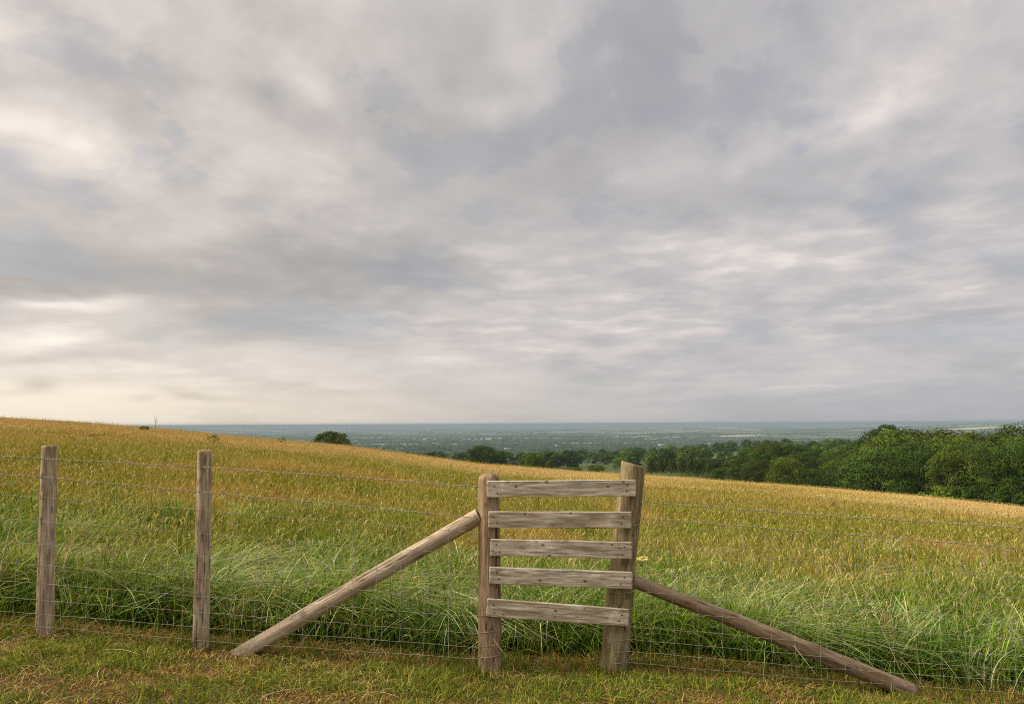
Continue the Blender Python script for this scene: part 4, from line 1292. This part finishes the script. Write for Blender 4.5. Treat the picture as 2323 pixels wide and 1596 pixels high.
def world():
    w = bpy.data.worlds.new('World'); SC.world = w; w.use_nodes = True
    w.node_tree.nodes.clear(); g = NT(w.node_tree)
    out = g.new('ShaderNodeOutputWorld'); bg = g.new('ShaderNodeBackground'); bg.inputs[1].default_value = .1
    sky = g.new('ShaderNodeTexSky', sky_type='NISHITA'); sky.sun_disc = False
    sky.sun_elevation = SUN_EL; sky.sun_rotation = SUN_AZ % (2 * math.pi)
    tc = g.new('ShaderNodeTexCoord').outputs['Generated']
    nv = g.new('ShaderNodeVectorMath', operation='NORMALIZE'); g.l.new(tc, nv.inputs[0]); d = nv.outputs[0]
    x, y, z = g.sep(d)
    zc = g.m('MAXIMUM', z, 0.0)
    den = g.addm(zc, .11)
    q = g.comb(g.m('DIVIDE', x, den), g.m('DIVIDE', y, den), 0.0)
    el = g.m('ARCSINE', z)
    az = g.m('ARCTAN2', x, y)
    # cloud deck: billows high up, flattened by perspective towards the horizon
    hl = g.m('SQRT', g.addm(g.addm(g.mul(x, x), g.mul(y, y)), 1e-5))
    v = g.mul(g.m('LOGARITHM', g.addm(zc, .15), math.e), .85)
    cvec = g.comb(g.m('DIVIDE', x, hl), g.m('DIVIDE', y, hl), v)
    cr_ = g.mapping(cvec, (1, 1, 1), (0, R(-20), 0), (2.3, .7, .4))
    n_big = g.noise(cr_, 2.0, 3, .48, .2)
    n_mid = g.ss(g.noise(cr_, 5.0, 6, .55, .15), .22, .78)
    n_fine = g.noise(g.mapping(cvec, (1, 1, 1.25), (0, R(-8), 0)), 13.0, 4, .55, .1)
    n_msk = g.noise(g.mapping(cvec, (1, 1, 1), (0, 0, 0), (7.7, 3.1, 1.9)), 3.0, 2, .5)
    n_rip = g.noise(g.mapping(cvec, (12, 12, 24), (0, 0, 0), (1.2, .3, 2.2)), 1.0, 3, .5, .25)
    n_w = g.noise(cvec, 3.4, 3, .5, 0, out=1)
    wv = g.sep(n_w)
    azw = g.addm(az, g.mul(g.sub(wv[0], .5), .26)); elw = g.addm(el, g.mul(g.sub(wv[1], .5), .14))
    B = g.addm(.55, g.mul(g.sub(n_big, .5), .50))
    B = g.addm(B, g.mul(g.sub(n_mid, .5), .29))
    B = g.addm(B, g.mul(g.mul(g.sub(n_fine, .5), .62), g.ss(n_msk, .36, .60, .45, 1.0)))
    lens = g.mul(g.ss(n_rip, .40, .70), g.mul(g.ss(el, R(4.5), R(8)), g.ss(el, R(19), R(13))))
    lens = g.mul(lens, g.ss(az, R(-24), R(2), .35, 1.0))
    B = g.addm(B, g.mul(g.sub(lens, .25), .19))
    # broad light and dark masses of this sky: (column, row, half width, half height, tilt deg, strength)
    FEAT = [(40, 270, 110, 50, 0, .20), (60, 40, 150, 60, 10, .22), (690, 170, 85, 40, -25, .26), (200, 350, 90, 40, 0, .18),
            (620, 610, 480, 72, 3, -.30), (150, 640, 300, 60, 0, -.14), (230, 120, 140, 70, -30, -.18), (560, 130, 180, 90, -35, -.10),
            (1120, 130, 120, 130, 55, -.16), (1380, 250, 140, 150, 60, -.12), (950, 280, 220, 70, 0, -.14), (1250, 140, 70, 70, 40, .16), (1150, 270, 90, 30, 0, .16),
            (1430, 390, 80, 40, 0, .18), (1250, 400, 120, 60, 10, -.16), (1680, 480, 170, 55, 0, -.14), (1900, 290, 160, 50, 20, .16), (2200, 190, 170, 50, 25, -.12),
            (1560, 570, 220, 26, 0, .18), (1900, 570, 200, 40, 4, .12), (1110, 545, 60, 18, 0, .20), (2240, 330, 200, 60, 10, -.05),
            (60, 762, 120, 22, 4, .24), (215, 708, 75, 14, 4, .26), (70, 692, 80, 10, 0, .25), (200, 775, 160, 14, 3, .16), (150, 830, 300, 16, 0, -.16), (330, 760, 140, 30, 0, -.06), (900, 715, 140, 20, 4, .14), (560, 730, 130, 18, 0, -.14), (680, 892, 230, 20, 2, -.20),
            (2250, 885, 300, 40, 2, -.12), (1900, 880, 220, 6, 3, .10), (2000, 760, 500, 80, 0, .02), (88, 874, 22, 12, 0, -.62), (20, 890, 30, 7, 0, -.3), (415, 905, 40, 9, 0, -.42), (325, 902, 18, 7, 0, -.35)]
    for px, py, hw, hh, tilt, s in FEAT:
        dv = ray(px, py).normalized(); a0 = math.atan2(dv.x, dv.y); e0 = math.asin(dv.z)
        c, sn = math.cos(R(tilt)), math.sin(R(tilt))
        kx = F / hw * .82; ky = F / hh * .95
        small = hw < 40
        du = g.sub(az if small else azw, a0); dvv = g.sub(el if small else elw, e0)
        u = g.mul(g.addm(g.mul(du, c), g.mul(dvv, sn)), kx); v = g.mul(g.sub(g.mul(dvv, c), g.mul(du, sn)), ky)
        r2 = g.addm(g.mul(u, u), g.mul(v, v))
        B = g.addm(B, g.mul(g.m('EXPONENT', g.mul(r2, -1.0)), s))
    # warm clearing along the horizon to the left
    ga = g.mul(g.addm(az, R(44)), 1 / R(30)); ge = g.mul(el, 1 / R(4.6))
    glow = g.m('EXPONENT', g.mul(g.addm(g.mul(ga, ga), g.mul(ge, ge)), -1.0))
    ge2 = g.mul(el, 1 / R(26)); ga2 = g.mul(g.addm(az, R(60)), 1 / R(36))
    glow2 = g.m('EXPONENT', g.mul(g.addm(g.mul(ga2, ga2), g.mul(ge2, ge2)), -1.0))
    B = g.addm(B, g.addm(g.mul(glow, .46), g.mul(glow2, .11)))
    # flatten the deck into even grey right at the horizon
    B = g.m('MAXIMUM', B, .0)
    t = g.mul(B, .8)
    cl = g.ramp(t, [(0, (.345, .325, .31)), (.2, (.405, .38, .36)), (.36, (.49, .455, .43)), (.55, (.63, .575, .535)), (.78, (.84, .77, .70)), (1, (.98, .94, .88))])
    cr = g.ramp(t, [(0, (.33, .325, .342)), (.2, (.38, .372, .385)), (.36, (.435, .425, .435)), (.55, (.56, .525, .515)), (.78, (.80, .735, .69)), (1, (.97, .93, .88))])
    cloud = g.mix(g.ss(az, R(-34), R(26)), cl, cr)
    hor = g.mix(g.ss(az, R(-30), R(30)), (.64, .56, .46), (.375, .385, .405))
    cloud = g.mix(g.mul(g.ss(el, R(5.0), R(.3)), .55), cloud, hor)
    warm = g.mul(glow, .5)
    cloud = g.mix(warm, cloud, (.97, .83, .62))
    # an overcast dome is brighter overhead and behind
    zen = g.ss(z, .50, .92, 1.0, 2.7)
    back = g.ss(y, .35, -.5, 1.0, 1.05)
    k = g.mul(g.mul(zen, back), 10.0)
    vm = g.new('ShaderNodeVectorMath', operation='SCALE'); g.l.new(cloud, vm.inputs[0]); g.l.new(k, vm.inputs['Scale'])
    cover = g.ss(n_mid, .22, .36, .86, 1.0)
    col = g.mix(cover, sky.outputs[0], vm.outputs[0])
    g.l.new(col, bg.inputs[0]); g.l.new(bg.outputs[0], out.inputs[0])
    w.cycles.sampling_method = 'MANUAL'; w.cycles.sample_map_resolution = 512


world()
sun = bpy.data.lights.new('sun', 'SUN'); sun.energy = 4.0; sun.angle = R(12); sun.color = (1, .88, .70)
so = link(bpy.data.objects.new('sun', sun))
sd = Vector((math.sin(SUN_AZ) * math.cos(SUN_EL), math.cos(SUN_AZ) * math.cos(SUN_EL), math.sin(SUN_EL)))
so.rotation_euler = (-sd).to_track_quat('-Z', 'Y').to_euler(); so.location = (0, 0, 30)

cam = bpy.data.cameras.new('camera'); cam.sensor_width = 36; cam.sensor_fit = 'HORIZONTAL'; cam.lens = F / 2322 * 36
cam.clip_start = .05; cam.clip_end = 150000
co = link(bpy.data.objects.new('camera', cam)); co.location = (0, 0, EYE); co.rotation_euler = CAMROT.to_euler()
SC.camera = co

vs = SC.view_settings
SC.display_settings.display_device = 'sRGB'
vs.view_transform = 'Standard'; vs.look = 'None'; vs.gamma = 1; vs.exposure = .22; vs.use_curve_mapping = False
cy = SC.cycles
cy.max_bounces = 6; cy.diffuse_bounces = 2; cy.glossy_bounces = 2; cy.transmission_bounces = 3; cy.transparent_max_bounces = 4; cy.volume_bounces = 0
cy.use_denoising = False
cy.use_adaptive_sampling = True; cy.adaptive_threshold = .008; cy.filter_width = 1.05
cy.sample_clamp_indirect = 8
